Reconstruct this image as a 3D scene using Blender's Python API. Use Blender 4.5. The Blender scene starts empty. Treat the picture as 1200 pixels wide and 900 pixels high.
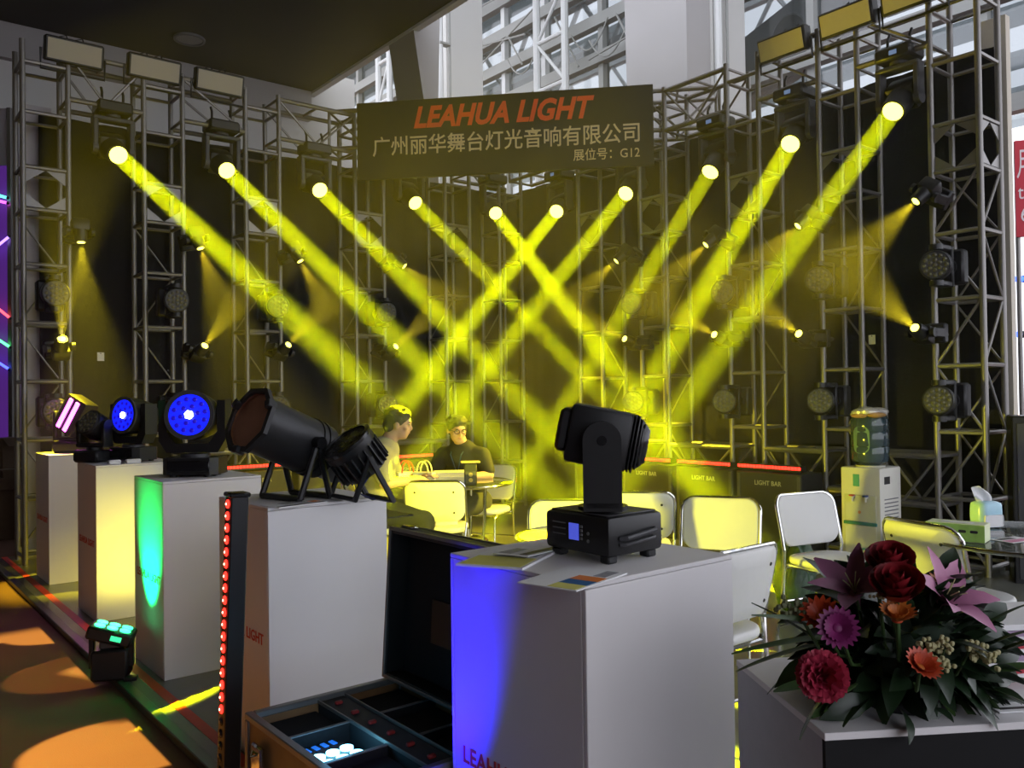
import bpy, bmesh, math, random
from mathutils import Vector, Matrix, Euler
random.seed(7)
V = Vector
S = bpy.context.scene
C = S.collection

# ------------------------------------------------------------------ camera
cam_d = bpy.data.cameras.new('camera')
cam = bpy.data.objects.new('camera', cam_d)
C.objects.link(cam)
S.camera = cam
FPX = 1000.0
cam_d.sensor_width = 36.0
cam_d.lens = 36.0 * FPX / 1200.0
cam_d.clip_end = 400
PITCH, ROLL = 0.0137, 0.014
_f = V((0, math.cos(PITCH), math.sin(PITCH)))
_u0 = V((0, -math.sin(PITCH), math.cos(PITCH)))
_r0 = V((1, 0, 0))
CAM_R = _r0 * math.cos(ROLL) - _u0 * math.sin(ROLL)
CAM_U = _u0 * math.cos(ROLL) + _r0 * math.sin(ROLL)
CAM_F = _f
CAM_P = V((0, 0, 1.4))
cam.matrix_world = Matrix(((CAM_R.x, CAM_U.x, -CAM_F.x, 0), (CAM_R.y, CAM_U.y, -CAM_F.y, 0),
                           (CAM_R.z, CAM_U.z, -CAM_F.z, 1.4), (0, 0, 0, 1)))

# ------------------------------------------------------------------ world and exposure
S.view_settings.view_transform = 'Standard'
S.view_settings.look = 'None'
S.view_settings.exposure = 0.0
S.view_settings.gamma = 1.0
S.view_settings.use_curve_mapping = False
S.cycles.use_denoising = True
S.cycles.volume_bounces = 0
S.cycles.max_bounces = 4
S.cycles.diffuse_bounces = 2
S.cycles.glossy_bounces = 2
S.cycles.transmission_bounces = 4
S.cycles.use_adaptive_sampling = True
S.cycles.adaptive_threshold = 0.03
S.cycles.sample_clamp_indirect = 6.0
W = bpy.data.worlds.new('hall_daylight')
S.world = W
W.use_nodes = True
W.node_tree.nodes['Background'].inputs[0].default_value = (0.84, 0.86, 0.95, 1)
W.node_tree.nodes['Background'].inputs[1].default_value = 2.6
HAZE_DENSITY = 0.0125
BEAM_W = 30.0
SPOT_W = 1200.0

# ------------------------------------------------------------------ measuring helpers
TH = math.radians(38.8)
E2 = V((math.cos(TH), math.sin(TH), 0))        # along the left wing (away to the right)
E1 = V((-math.sin(TH), math.cos(TH), 0))       # along the right wing (away to the left)
RZ_L = TH                                       # local -y faces into the booth, left wing
RZ_R = TH - math.pi / 2                         # the same for the right wing
AL, BR = 8.2, 6.6                               # inner faces of the two wings

def bw(a, b, z=0.0):
    p = E1 * a + E2 * b
    return V((p.x, p.y, z))

def ray(u, v):
    return CAM_F + CAM_R * ((u - 600) / FPX) + CAM_U * ((450 - v) / FPX)

def at(u, v, Y):
    d = ray(u, v)
    return CAM_P + d * (Y / d.y)

def onz(u, v, z):
    d = ray(u, v)
    return CAM_P + d * ((z - 1.4) / d.z)

def on_a(u, v, a):
    d = ray(u, v)
    return CAM_P + d * (a / d.dot(E1))

def on_b(u, v, b):
    d = ray(u, v)
    return CAM_P + d * (b / d.dot(E2))

# ------------------------------------------------------------------ materials
MATS = {}

def mat(name, col, rough=0.5, metal=0.0, var=0.06, scale=30.0, bump=0.0, emit=None, estr=0.0, trans=0.0, coat=0.0, ior=1.45, alpha=1.0):
    if name in MATS:
        return MATS[name]
    m = bpy.data.materials.new(name)
    m.use_nodes = True
    nt = m.node_tree
    p = nt.nodes['Principled BSDF']
    tc = nt.nodes.new('ShaderNodeTexCoord')
    nz = nt.nodes.new('ShaderNodeTexNoise')
    nz.inputs['Scale'].default_value = scale
    nz.inputs['Detail'].default_value = 3
    nt.links.new(tc.outputs['Object'], nz.inputs['Vector'])
    mx = nt.nodes.new('ShaderNodeMix')
    mx.data_type = 'RGBA'
    a = [max(0, c * (1 - var)) for c in col]
    b = [min(1, c * (1 + var)) for c in col]
    mx.inputs[6].default_value = (*a, 1)
    mx.inputs[7].default_value = (*b, 1)
    nt.links.new(nz.outputs['Fac'], mx.inputs[0])
    nt.links.new(mx.outputs[2], p.inputs['Base Color'])
    p.inputs['Roughness'].default_value = rough
    p.inputs['Metallic'].default_value = metal
    p.inputs['IOR'].default_value = ior
    p.inputs['Transmission Weight'].default_value = trans
    p.inputs['Coat Weight'].default_value = coat
    p.inputs['Alpha'].default_value = alpha
    if emit is not None:
        p.inputs['Emission Color'].default_value = (*emit, 1)
        p.inputs['Emission Strength'].default_value = estr
        m.cycles.emission_sampling = 'NONE'
    if bump:
        bp = nt.nodes.new('ShaderNodeBump')
        bp.inputs['Strength'].default_value = bump
        bp.inputs['Distance'].default_value = 0.01
        nt.links.new(nz.outputs['Fac'], bp.inputs['Height'])
        nt.links.new(bp.outputs['Normal'], p.inputs['Normal'])
    MATS[name] = m
    return m

ALU = mat('truss_aluminium', (0.23, 0.22, 0.21), 0.42, 0.6, 0.08, 12)
BLACK = mat('black_metal', (0.012, 0.012, 0.013), 0.42, 0.0, 0.15, 40)
BLACKG = mat('black_gloss_plastic', (0.01, 0.01, 0.011), 0.22, 0.0, 0.1, 40)
DGREY = mat('dark_grey_plastic', (0.05, 0.05, 0.055), 0.45, 0.0, 0.1, 40)
GREYP = mat('mid_grey_plastic', (0.16, 0.16, 0.17), 0.5, 0.0, 0.1, 40)
CLOTH = mat('black_curtain_cloth', (0.006, 0.0055, 0.0055), 0.95, 0.0, 0.3, 60, 0.2)
WHITEP = mat('white_pedestal_paint', (0.72, 0.70, 0.71), 0.55, 0.0, 0.03, 6)
CHROME = mat('chrome_tube', (0.72, 0.72, 0.72), 0.14, 1.0, 0.03, 20)
VINYL = mat('white_chair_vinyl', (0.70, 0.70, 0.68), 0.42, 0.0, 0.03, 30)
PAPER = mat('white_paper', (0.75, 0.75, 0.76), 0.6, 0.0, 0.03, 40)
REDINK = mat('red_print', (0.55, 0.05, 0.03), 0.6, 0.0, 0.05, 30)
LENS_Y = mat('lit_yellow_lens', (0.9, 0.85, 0.1), 0.3, 0, 0.02, 30, 0, (1.0, 0.95, 0.13), 5.0)
LENS_R = mat('lit_red_led', (0.8, 0.02, 0.02), 0.3, 0, 0.02, 30, 0, (1.0, 0.02, 0.012), 5.0)
DARKGLASS = mat('dark_lens_glass', (0.02, 0.02, 0.02), 0.12, 0, 0.1, 30)

# ------------------------------------------------------------------ mesh builder
class MB:
    def __init__(s):
        s.v = []
        s.f = []
        s.M = Matrix.Identity(4)
    def add(s, vs, fs):
        k = len(s.v)
        s.v += [tuple(s.M @ V(p)) for p in vs]
        s.f += [[i + k for i in f] for f in fs]
        return s
    def box(s, lo, hi, bev=0.0, seg=1):
        if bev <= 0:
            x0, y0, z0 = lo
            x1, y1, z1 = hi
            return s.add([(x0, y0, z0), (x1, y0, z0), (x1, y1, z0), (x0, y1, z0), (x0, y0, z1), (x1, y0, z1), (x1, y1, z1), (x0, y1, z1)],
                         [(0, 3, 2, 1), (4, 5, 6, 7), (0, 1, 5, 4), (1, 2, 6, 5), (2, 3, 7, 6), (3, 0, 4, 7)])
        bm = bmesh.new()
        bmesh.ops.create_cube(bm, size=1)
        for w in bm.verts:
            w.co = V([lo[i] + (hi[i] - lo[i]) * (w.co[i] + 0.5) for i in range(3)])
        bmesh.ops.bevel(bm, geom=bm.edges[:], offset=bev, segments=seg, affect='EDGES', profile=0.5)
        return s.bm(bm)
    def bm(s, bm):
        bm.verts.index_update()
        s.add([w.co[:] for w in bm.verts], [[w.index for w in f.verts] for f in bm.faces])
        bm.free()
        return s
    def cyl(s, p, q, r, r2=None, n=16, caps=True):
        p, q = V(p), V(q)
        r2 = r if r2 is None else r2
        d = (q - p).normalized()
        x = d.orthogonal().normalized()
        y = d.cross(x)
        vs = []
        for c, rr in ((p, r), (q, r2)):
            for i in range(n):
                t = 2 * math.pi * i / n
                vs.append(c + (x * math.cos(t) + y * math.sin(t)) * rr)
        fs = [(i, (i + 1) % n, n + (i + 1) % n, n + i) for i in range(n)]
        if caps:
            fs += [tuple(range(n))[::-1], tuple(range(n, 2 * n))]
        return s.add(vs, fs)
    def tube(s, pts, r, n=8, closed=False):
        pts = [V(p) for p in pts]
        m = len(pts)
        vs, fs = [], []
        x = None
        for k in range(m):
            if closed:
                d = (pts[(k + 1) % m] - pts[k - 1]).normalized()
            else:
                d = (pts[min(k + 1, m - 1)] - pts[max(k - 1, 0)]).normalized()
            if x is None:
                x = d.orthogonal().normalized()
            else:
                x = (x - d * x.dot(d))
                x = x.normalized() if x.length > 1e-6 else d.orthogonal().normalized()
            y = d.cross(x)
            rr = r[k] if isinstance(r, (list, tuple)) else r
            for i in range(n):
                t = 2 * math.pi * i / n
                vs.append(pts[k] + (x * math.cos(t) + y * math.sin(t)) * rr)
        for k in range(m if closed else m - 1):
            k2 = (k + 1) % m
            for i in range(n):
                fs.append((k * n + i, k * n + (i + 1) % n, k2 * n + (i + 1) % n, k2 * n + i))
        if not closed:
            fs += [tuple(range(n))[::-1], tuple(range((m - 1) * n, m * n))]
        return s.add(vs, fs)
    def lathe(s, prof, n=24, ring=False):
        vs, fs = [], []
        m = len(prof)
        for r, z in prof:
            for i in range(n):
                t = 2 * math.pi * i / n
                vs.append((r * math.cos(t), r * math.sin(t), z))
        for k in range(m - 1):
            for i in range(n):
                fs.append((k * n + i, k * n + (i + 1) % n, (k + 1) * n + (i + 1) % n, (k + 1) * n + i))
        if ring:
            k = (m - 1) * n
            fs += [(k + i, k + (i + 1) % n, (i + 1) % n, i) for i in range(n)]
        else:
            fs += [tuple(range(n))[::-1], tuple(range((m - 1) * n, m * n))]
        return s.add(vs, fs)
    def prism(s, poly, z0, z1):
        n = len(poly)
        vs = [(x, y, z0) for x, y in poly] + [(x, y, z1) for x, y in poly]
        fs = [tuple(range(n))[::-1], tuple(range(n, 2 * n))] + [(i, (i + 1) % n, n + (i + 1) % n, n + i) for i in range(n)]
        return s.add(vs, fs)
    def ball(s, c, r, nu=14, nv=9):
        r = (r, r, r) if not isinstance(r, (tuple, list)) else r
        vs = [(c[0], c[1], c[2] - r[2])]
        for j in range(1, nv):
            p = math.pi * j / nv
            for i in range(nu):
                t = 2 * math.pi * i / nu
                vs.append((c[0] + r[0] * math.sin(p) * math.cos(t), c[1] + r[1] * math.sin(p) * math.sin(t), c[2] - r[2] * math.cos(p)))
        vs.append((c[0], c[1], c[2] + r[2]))
        fs = [(0, 1 + (i + 1) % nu, 1 + i) for i in range(nu)]
        for j in range(nv - 2):
            for i in range(nu):
                a = 1 + j * nu
                fs.append((a + i, a + (i + 1) % nu, a + nu + (i + 1) % nu, a + nu + i))
        k = len(vs) - 1
        a = 1 + (nv - 2) * nu
        fs += [(a + i, a + (i + 1) % nu, k) for i in range(nu)]
        return s.add(vs, fs)
    def mesh(s, name, m, smooth=True, ang=40):
        me = bpy.data.meshes.new(name)
        me.from_pydata(s.v, [], s.f)
        me.materials.append(m)
        if smooth:
            me.shade_smooth()
            me.set_sharp_from_angle(angle=math.radians(ang))
        me.update()
        return me
    def build(s, name, m, parent=None, smooth=True, ang=40, label=None):
        o = bpy.data.objects.new(name, s.mesh(name, m, smooth, ang))
        C.objects.link(o)
        if parent is not None:
            o.parent = parent
        if label:
            o['label'] = label
        return o

def frame(o, x, y, z):
    return Matrix(((x[0], y[0], z[0], o[0]), (x[1], y[1], z[1], o[1]), (x[2], y[2], z[2], o[2]), (0, 0, 0, 1)))

def look(o, d, up=V((0, 0, 1))):
    """frame whose +z runs along d, x is level"""
    z = V(d).normalized()
    x = up.cross(z)
    x = x.normalized() if x.length > 1e-5 else V((1, 0, 0))
    return frame(V(o), x, z.cross(x), z)

def empty(name, loc=(0, 0, 0), rz=0.0):
    o = bpy.data.objects.new(name, None)
    o.empty_display_size = 0.1
    C.objects.link(o)
    o.location = loc
    o.rotation_euler = (0, 0, rz)
    return o

def tag(o, label, cat, group=None):
    o['label'] = label
    o['category'] = cat
    if group:
        o['group'] = group
    return o

def thing(name, label, cat, loc=(0, 0, 0), rz=0.0, group=None):
    return tag(empty(name, loc, rz), label, cat, group)

def struct(o):
    o['kind'] = 'structure'
    return o

_rod = {}
def rod(name, p, q, r, m, parent, n=8):
    """a straight tube sharing one unit mesh"""
    key = (m.name, n)
    if key not in _rod:
        _rod[key] = MB().cyl((0, 0, -0.5), (0, 0, 0.5), 1, None, n).mesh('tube', m)
    o = bpy.data.objects.new(name, _rod[key])
    C.objects.link(o)
    p, q = V(p), V(q)
    d = q - p
    o.location = (p + q) / 2
    o.rotation_mode = 'QUATERNION'
    o.rotation_quaternion = d.to_track_quat('Z', 'Y')
    o.scale = (r, r, d.length)
    o.parent = parent
    return o

_brick = {}
def slab(name, c, size, m, parent, rz=0.0):
    """a plain box piece sharing one unit mesh"""
    if m.name not in _brick:
        _brick[m.name] = MB().box((-.5, -.5, -.5), (.5, .5, .5)).mesh('piece', m, False)
    o = bpy.data.objects.new(name, _brick[m.name])
    C.objects.link(o)
    o.location = c
    o.scale = size
    o.rotation_euler = (0, 0, rz)
    o.parent = parent
    return o

def lamp(name, kind, loc, d, power, col, parent=None, **kw):
    l = bpy.data.lights.new(name, kind)
    l.energy = power
    l.color = col
    for k, x in kw.items():
        setattr(l, k, x)
    o = bpy.data.objects.new(name, l)
    C.objects.link(o)
    o.location = loc
    o.rotation_mode = 'QUATERNION'
    o.rotation_quaternion = V(d).to_track_quat('-Z', 'Y')
    if parent is not None:
        o.parent = parent
    return o

def text_mesh(body, size, m, name='lettering', bold=0.0, shear=0.0, space=1.0, depth=0.002, align='LEFT'):
    cu = bpy.data.curves.new(name, 'FONT')
    cu.body = body
    cu.size = size
    cu.offset = bold
    cu.shear = shear
    cu.space_character = space
    cu.extrude = depth
    cu.align_x = align
    cu.resolution_u = 3
    o = bpy.data.objects.new(name, cu)
    C.objects.link(o)
    bpy.context.view_layer.update()
    me = bpy.data.meshes.new_from_object(o.evaluated_get(bpy.context.evaluated_depsgraph_get()))
    bpy.data.objects.remove(o)
    me.materials.clear()
    me.materials.append(m)
    return me

def lettering(body, width, m, M, parent, name='lettering', bold=0.0, shear=0.0, space=1.0, depth=0.0015, height=None):
    """text whose left bottom corner sits at M's origin, x right, y up, scaled to width"""
    me = text_mesh(body, 1.0, m, name, bold, shear, space, depth)
    xs = [w.co.x for w in me.vertices]
    ys = [w.co.y for w in me.vertices]
    sx = width / (max(xs) - min(xs))
    sy = sx if height is None else height / (max(ys) - min(ys))
    x0, y0 = min(xs), min(ys)
    for w in me.vertices:
        w.co = ((w.co.x - x0) * sx, (w.co.y - y0) * sy, w.co.z)
    me.transform(M)
    o = bpy.data.objects.new(name, me)
    C.objects.link(o)
    o.parent = parent
    return o

# ================================================================== SETTING
def floor_material(name, c1, c2, rough, sc, film=False):
    m = mat(name, c1, rough, 0, 0.0, sc, 0.25)
    nt = m.node_tree
    p = nt.nodes['Principled BSDF']
    n2 = nt.nodes.new('ShaderNodeTexNoise')
    n2.inputs['Scale'].default_value = 2.2
    n2.inputs['Detail'].default_value = 5
    mx = nt.nodes.new('ShaderNodeMix')
    mx.data_type = 'RGBA'
    mx.inputs[6].default_value = (*c1, 1)
    mx.inputs[7].default_value = (*c2, 1)
    tc = nt.nodes.new('ShaderNodeTexCoord')
    nt.links.new(tc.outputs['Object'], n2.inputs['Vector'])
    nt.links.new(n2.outputs['Fac'], mx.inputs[0])
    nt.links.new(mx.outputs[2], p.inputs['Base Color'])
    if film:
        p.inputs['Coat Weight'].default_value = 0.6
        p.inputs['Coat Roughness'].default_value = 0.18
    return m

CARPET = floor_material('rust_aisle_carpet', (0.165, 0.078, 0.045), (0.13, 0.058, 0.038), 0.9, 220)
BOOTHF = floor_material('grey_carpet_under_film', (0.17, 0.175, 0.15), (0.10, 0.105, 0.09), 0.55, 150, True)
HALLW = mat('hall_white_paint', (0.62, 0.62, 0.60), 0.7, 0, 0.04, 2)
HALLG = mat('hall_grey_cladding', (0.40, 0.39, 0.39), 0.6, 0, 0.05, 2)
SOFFIT = mat('dark_soffit', (0.075, 0.072, 0.062), 0.85, 0, 0.2, 0.6)
STEEL = mat('window_steel_grey', (0.33, 0.34, 0.33), 0.5, 0, 0.06, 6)
STEELW = mat('window_steel_white', (0.68, 0.70, 0.70), 0.5, 0, 0.05, 6)

struct(MB().box((-40, -14, -0.2), (40, 46, 0)).build('floor', CARPET, None, False))
_m = MB()
_m.M = Matrix.Rotation(TH, 4, 'Z')
struct(_m.box((1.14, -0.6, 0.0), (7.05, 8.75, 0.03)).build('floor_2', BOOTHF, None, False))
_m = MB()
_m.M = Matrix.Rotation(TH, 4, 'Z')
struct(_m.box((1.10, -0.6, 0.0), (1.15, 8.75, 0.036), 0.004).build('trim_1', mat('dark_edge_strip', (0.09, 0.1, 0.08), 0.35, 0.4), None, False))
_m = MB()
_m.M = Matrix.Rotation(TH, 4, 'Z')
tag(_m.box((1.205, -0.6, 0.03), (1.252, 8.75, 0.0315)).build('floor_tape', mat('red_tape', (0.55, 0.045, 0.025), 0.5), None, False),
    'red tape line stuck along the grey booth floor beside the white pedestals', 'tape')

# dark mezzanine soffit over the left of the hall, its fascia, and the wall behind it
def rbox(name, lo, hi, m, bev=0.0, kind=True):
    k = MB()
    k.M = Matrix.Rotation(TH, 4, 'Z')
    o = k.box(lo, hi, bev).build(name, m, None, False)
    if kind:
        struct(o)
    return o
rbox('ceiling', (-7.0, -7.0, 6.2), (5.93, 12.4, 6.6), SOFFIT)
rbox('trim_2', (5.93, -7.0, 6.16), (6.03, 12.5, 6.62), HALLW)
rbox('trim_3', (-7.0, 12.28, 5.75), (5.93, 12.4, 6.2), HALLG)
rbox('wall_back', (-7.0, 12.4, 0.0), (6.75, 12.6, 6.6), HALLW)
rbox('wall_left', (-7.2, -7.0, 0.0), (-7.0, 12.6, 6.6), HALLG)
rbox('ceiling_20', (6.04, -9.0, 14.0), (12.8, 34.0, 14.3), HALLG)  # unseen high roof, added to cut sky light from above on the trusses
struct(MB().box((-12, -3.2, 0), (0.9, -3.0, 6.6)).build('wall_front_blocker', mat('dark_blocker_front', (.10, .09, .09), .8), None, False))  # unseen wall added behind the camera so daylight comes only from the right
# unseen wall added across the aisle, blocks daylight on the pedestals' left sides
rbox('wall_left_blocker', (-3.3, -2.0, 0.0), (-3.2, 9.0, 3.2), mat('dark_blocker_left', (0.06, 0.035, 0.05), 0.8))

def hexa(name, bot, top, m):
    """upright solid from four bottom and four top corners"""
    vs = [tuple(p) for p in bot] + [tuple(p) for p in top]
    return MB().add(vs, [(3, 2, 1, 0), (4, 5, 6, 7), (0, 1, 5, 4), (1, 2, 6, 5), (2, 3, 7, 6), (3, 0, 4, 7)]).build(name, m, None, False)

# leaning strut that carries the soffit's edge
ft = on_b(481, 10, 5.95)
fb = on_b(500, 140, 5.95)
fb0 = V((fb.x, fb.y, 0.0))
struct(hexa('column_1', [fb, fb + E2 * .17, fb + E2 * .17 + E1 * .62, fb + E1 * .62],
            [ft, ft + E2 * .46, ft + E2 * .46 + E1 * .62, ft + E1 * .62], HALLG))
struct(hexa('column_5', [fb0, fb0 + E2 * .17, fb0 + E2 * .17 + E1 * .62, fb0 + E1 * .62],
            [fb, fb + E2 * .17, fb + E2 * .17 + E1 * .62, fb + E1 * .62], HALLG))
# white pier, downpipe, and the big clad pier on the right
p0 = on_b(523, 60, 8.0)
struct(hexa('column_2', [V((q.x, q.y, 0)) for q in (p0, p0 + E2 * .75, p0 + E2 * .75 + E1 * .4, p0 + E1 * .4)],
            [V((q.x, q.y, 11)) for q in (p0, p0 + E2 * .75, p0 + E2 * .75 + E1 * .4, p0 + E1 * .4)], HALLW))
p0 = on_b(516, 60, 7.6)
t = thing('downpipe', 'slim pale downpipe beside the white pier above the black sign', 'pipe', (p0.x, p0.y, 0))
rod('pipe', (0, 0, 0), (0, 0, 10), 0.045, STEELW, t)
rod('pipe', (.14, .1, 0), (.14, .1, 10), 0.02, STEEL, t)
for zz in (5.2, 6.1, 7.0):
    slab('bracket', (.05, .04, zz), (.2, .12, .03), STEEL, t, TH)
p0 = on_b(805, 60, 9.0)
p0.z = 0
tl = E1 * .12 * -1
struct(hexa('column_3', [p0, p0 + E2 * .5, p0 + E2 * .5 + E1 * 1.0, p0 + E1 * 1.0],
            [q + V((0, 0, 14)) for q in (p0, p0 + E2 * .5, p0 + E2 * .5 + E1 * 1.0, p0 + E1 * 1.25)], HALLG))
p1 = p0 + E2 * .5 - E1 * .05
struct(hexa('column_4', [p1, p1 + E2 * .72, p1 + E2 * .72 + E1 * 1.0, p1 + E1 * 1.0],
            [q + V((0, 0, 14)) for q in (p1, p1 + E2 * .72, p1 + E2 * .72 + E1 * 1.0, p1 + E1 * 1.0)], HALLW))
t = thing('downpipe', 'white downpipe on the big clad pier right of the sign', 'pipe', tuple(p1 - E1 * .07 + E2 * .02))
rod('pipe', (0, 0, 0), (0, 0, 14), 0.055, STEELW, t)
rod('pipe', tuple(E2 * .2), tuple(E2 * .2 + V((0, 0, 14))), 0.02, STEEL, t)

# glass curtain wall: posts, rails and panes, each its own piece
def glass_mat():
    m = bpy.data.materials.new('window_glass')
    m.use_nodes = True
    nt = m.node_tree
    nt.nodes.clear()
    o = nt.nodes.new('ShaderNodeOutputMaterial')
    mx = nt.nodes.new('ShaderNodeMixShader')
    tr = nt.nodes.new('ShaderNodeBsdfTransparent')
    tr.inputs[0].default_value = (0.54, 0.56, 0.57, 1)
    gl = nt.nodes.new('ShaderNodeBsdfGlossy')
    gl.inputs['Roughness'].default_value = 0.05
    mx.inputs[0].default_value = 0.08
    nt.links.new(tr.outputs[0], mx.inputs[1])
    nt.links.new(gl.outputs[0], mx.inputs[2])
    nt.links.new(mx.outputs[0], o.inputs['Surface'])
    return m
GLASS = glass_mat()
WB = 10.5
win = struct(empty('window_1', (0, 0, 0), TH))
rails = [4.6, 5.9, 7.2, 7.85, 8.5, 9.15, 9.8, 11.2]
posts = [2.0, 4.2, 6.4, 8.4, 10.4, 11.9, 13.1, 14.2, 15.4, 17.0, 19.0, 21.0]
for a in posts:
    slab('post', (WB, a, 7.0), (.16, .11, 14.0), STEELW if a in (11.9, 13.1, 14.2) else STEEL, win)
for z in rails:
    slab('rail', (WB - .08, 11.5, z), (.16, 19.2, .2), STEEL, win)
for a0, a1 in zip(posts, posts[1:]):
    for z0, z1 in zip(rails, rails[1:]):
        slab('pane', (WB + .03, (a0 + a1) / 2, (z0 + z1) / 2), (.02, a1 - a0 - .05, z1 - z0 - .05), GLASS, win)

def mast(u0, u1, b, label):
    q0, q1 = on_b(u0, 50, b), on_b(u1, 50, b)
    t = thing('pipe_mast', label, 'mast', (q0.x, q0.y, 0))
    d = q1 - q0
    d.z = 0
    rod('upright', (0, 0, 0), (0, 0, 12), .065, STEELW, t)
    rod('upright', tuple(d), (d.x, d.y, 12), .065, STEELW, t)
    for k in range(10):
        z = 3.4 + k * .85
        rod('rung', (0, 0, z), (d.x, d.y, z), .04, STEELW, t)
        if k % 2:
            rod('brace', (0, 0, z), (d.x, d.y, z + .85), .03, STEELW, t)
        else:
            rod('brace', (d.x, d.y, z), (0, 0, z + .85), .03, STEELW, t)
mast(629, 662, 9.9, 'white braced pipe mast in front of the tall glass wall')
mast(443, 456, 9.2, 'white braced pipe frame seen in the wedge left of the leaning strut')
# stay rods across the glass
t = thing('stay_rods', 'thin crossing stay rods in front of the glass wall', 'rods')
for (ua, va, ub, vb) in ((520, 30, 655, -40), (560, 80, 625, 10), (555, 56, 615, 40), (690, 70, 740, 40), (595, 42, 612, 76), (722, 16, 738, 48), (650, 20, 678, 78)):
    rod('rod', on_b(ua, va, 10.2), on_b(ub, vb, 10.2), .018, STEEL, t, 6)
for (u, v) in ((690, 24), (712, 30), (612, 55)):
    p = on_b(u, v, 10.2)
    pts = [p + E1 * (.9 * (k / 10 - .5)) + V((0, 0, 1.6 * ((k / 10 - .5) ** 2) - .5)) for k in range(11)]
    MB().tube(pts, .014, 6).build('hanging_cable', STEEL, t)

# the next hall beyond the glass: pale roof with skylight gaps and white girders
ROOFP = bpy.data.materials.new('translucent_roof_sheet')
ROOFP.use_nodes = True
_n = ROOFP.node_tree
_n.nodes.clear()
_o = _n.nodes.new('ShaderNodeOutputMaterial')
_t = _n.nodes.new('ShaderNodeBsdfTranslucent')
_t.inputs[0].default_value = (.62, .68, .70, 1)
_d = _n.nodes.new('ShaderNodeBsdfDiffuse')
_d.inputs[0].default_value = (.6, .62, .62, 1)
_x = _n.nodes.new('ShaderNodeMixShader')
_z = _n.nodes.new('ShaderNodeTexNoise')
_z.inputs['Scale'].default_value = .4
_n.links.new(_z.outputs['Fac'], _x.inputs[0])
_n.links.new(_t.outputs[0], _x.inputs[1])
_n.links.new(_d.outputs[0], _x.inputs[2])
_n.links.new(_x.outputs[0], _o.inputs['Surface'])
for k in range(7):
    b0 = 13 + k * 4.6
    rbox('ceiling_%d' % (k + 2), (b0, -20, 11.5 + k * .28), (b0 + 1.3, 60, 11.7 + k * .28), ROOFP)
for k, b in enumerate((14.4, 19.5)):
    t = thing('roof_truss', ('near' if k == 0 else 'far') + ' white lattice girder under the pale roof beyond the glass', 'girder', (0, 0, 0), TH)
    z0 = 9.6 + k * .9
    slab('chord', (b, 12, z0), (.22, 50, .22), STEELW, t)
    slab('chord', (b, 12, z0 + 1.4), (.22, 50, .22), STEELW, t)
    for j in range(24):
        a = -10 + j * 2
        rod('brace', (b, a, z0), (b, a + 1, z0 + 1.4), .06, STEELW, t, 6)
        rod('brace', (b, a + 1, z0 + 1.4), (b, a + 2, z0), .06, STEELW, t, 6)
# wide box girder with a round opening seen above the right wing
p0 = on_b(925, 40, 12.0)
t = thing('box_girder', 'white sloping girder with a round duct opening above the right wing', 'girder', (p0.x, p0.y, p0.z), RZ_R)
k = MB()
k.M = Matrix.Rotation(math.radians(-18), 4, 'Y')
k.box((-2.6, 0.0, -.5), (2.6, .5, .5), .02).build('web', STEELW, t)
MB().cyl((0, -.03, 0), (0, 0.02, 0), .30, None, 28).build('duct_opening', STEEL, t)
MB().tube([(.31 * math.cos(a * .2618), -.02, .31 * math.sin(a * .2618)) for a in range(24)], .025, 6, True).build('ring', STEELW, t)
p0 = on_b(957, 30, 11.6)
t = thing('steel_post', 'thin white steel post above the second floodlight of the right wing', 'post', (p0.x, p0.y, 0))
rod('shaft', (0, 0, 0), (0, 0, 12), .05, STEELW, t)
slab('base_plate', (0, 0, .01), (.3, .3, .02), STEEL, t, TH)

# round downlight set in the soffit
p0 = onz(222, 45, 6.2)
t = thing('ceiling_downlight', 'small round unlit downlight in the dark soffit', 'downlight', (p0.x, p0.y, 6.2))
MB().lathe([(.17, -.03), (.2, -.03), (.2, 0.0), (.17, 0.0)], 24, True).build('ring', GREYP, t)
MB().lathe([(.165, -.018), (.165, 0.0)], 24).build('diffuser', mat('frosted_diffuser', (.3, .3, .28), .5), t)

# ================================================================== TRUSS
LEVELS = [0.06, 0.55, 1.05, 1.55, 2.05, 2.55, 3.02, 3.38, 3.85, 4.28]
HT = 4.46
PLATE = None

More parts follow.
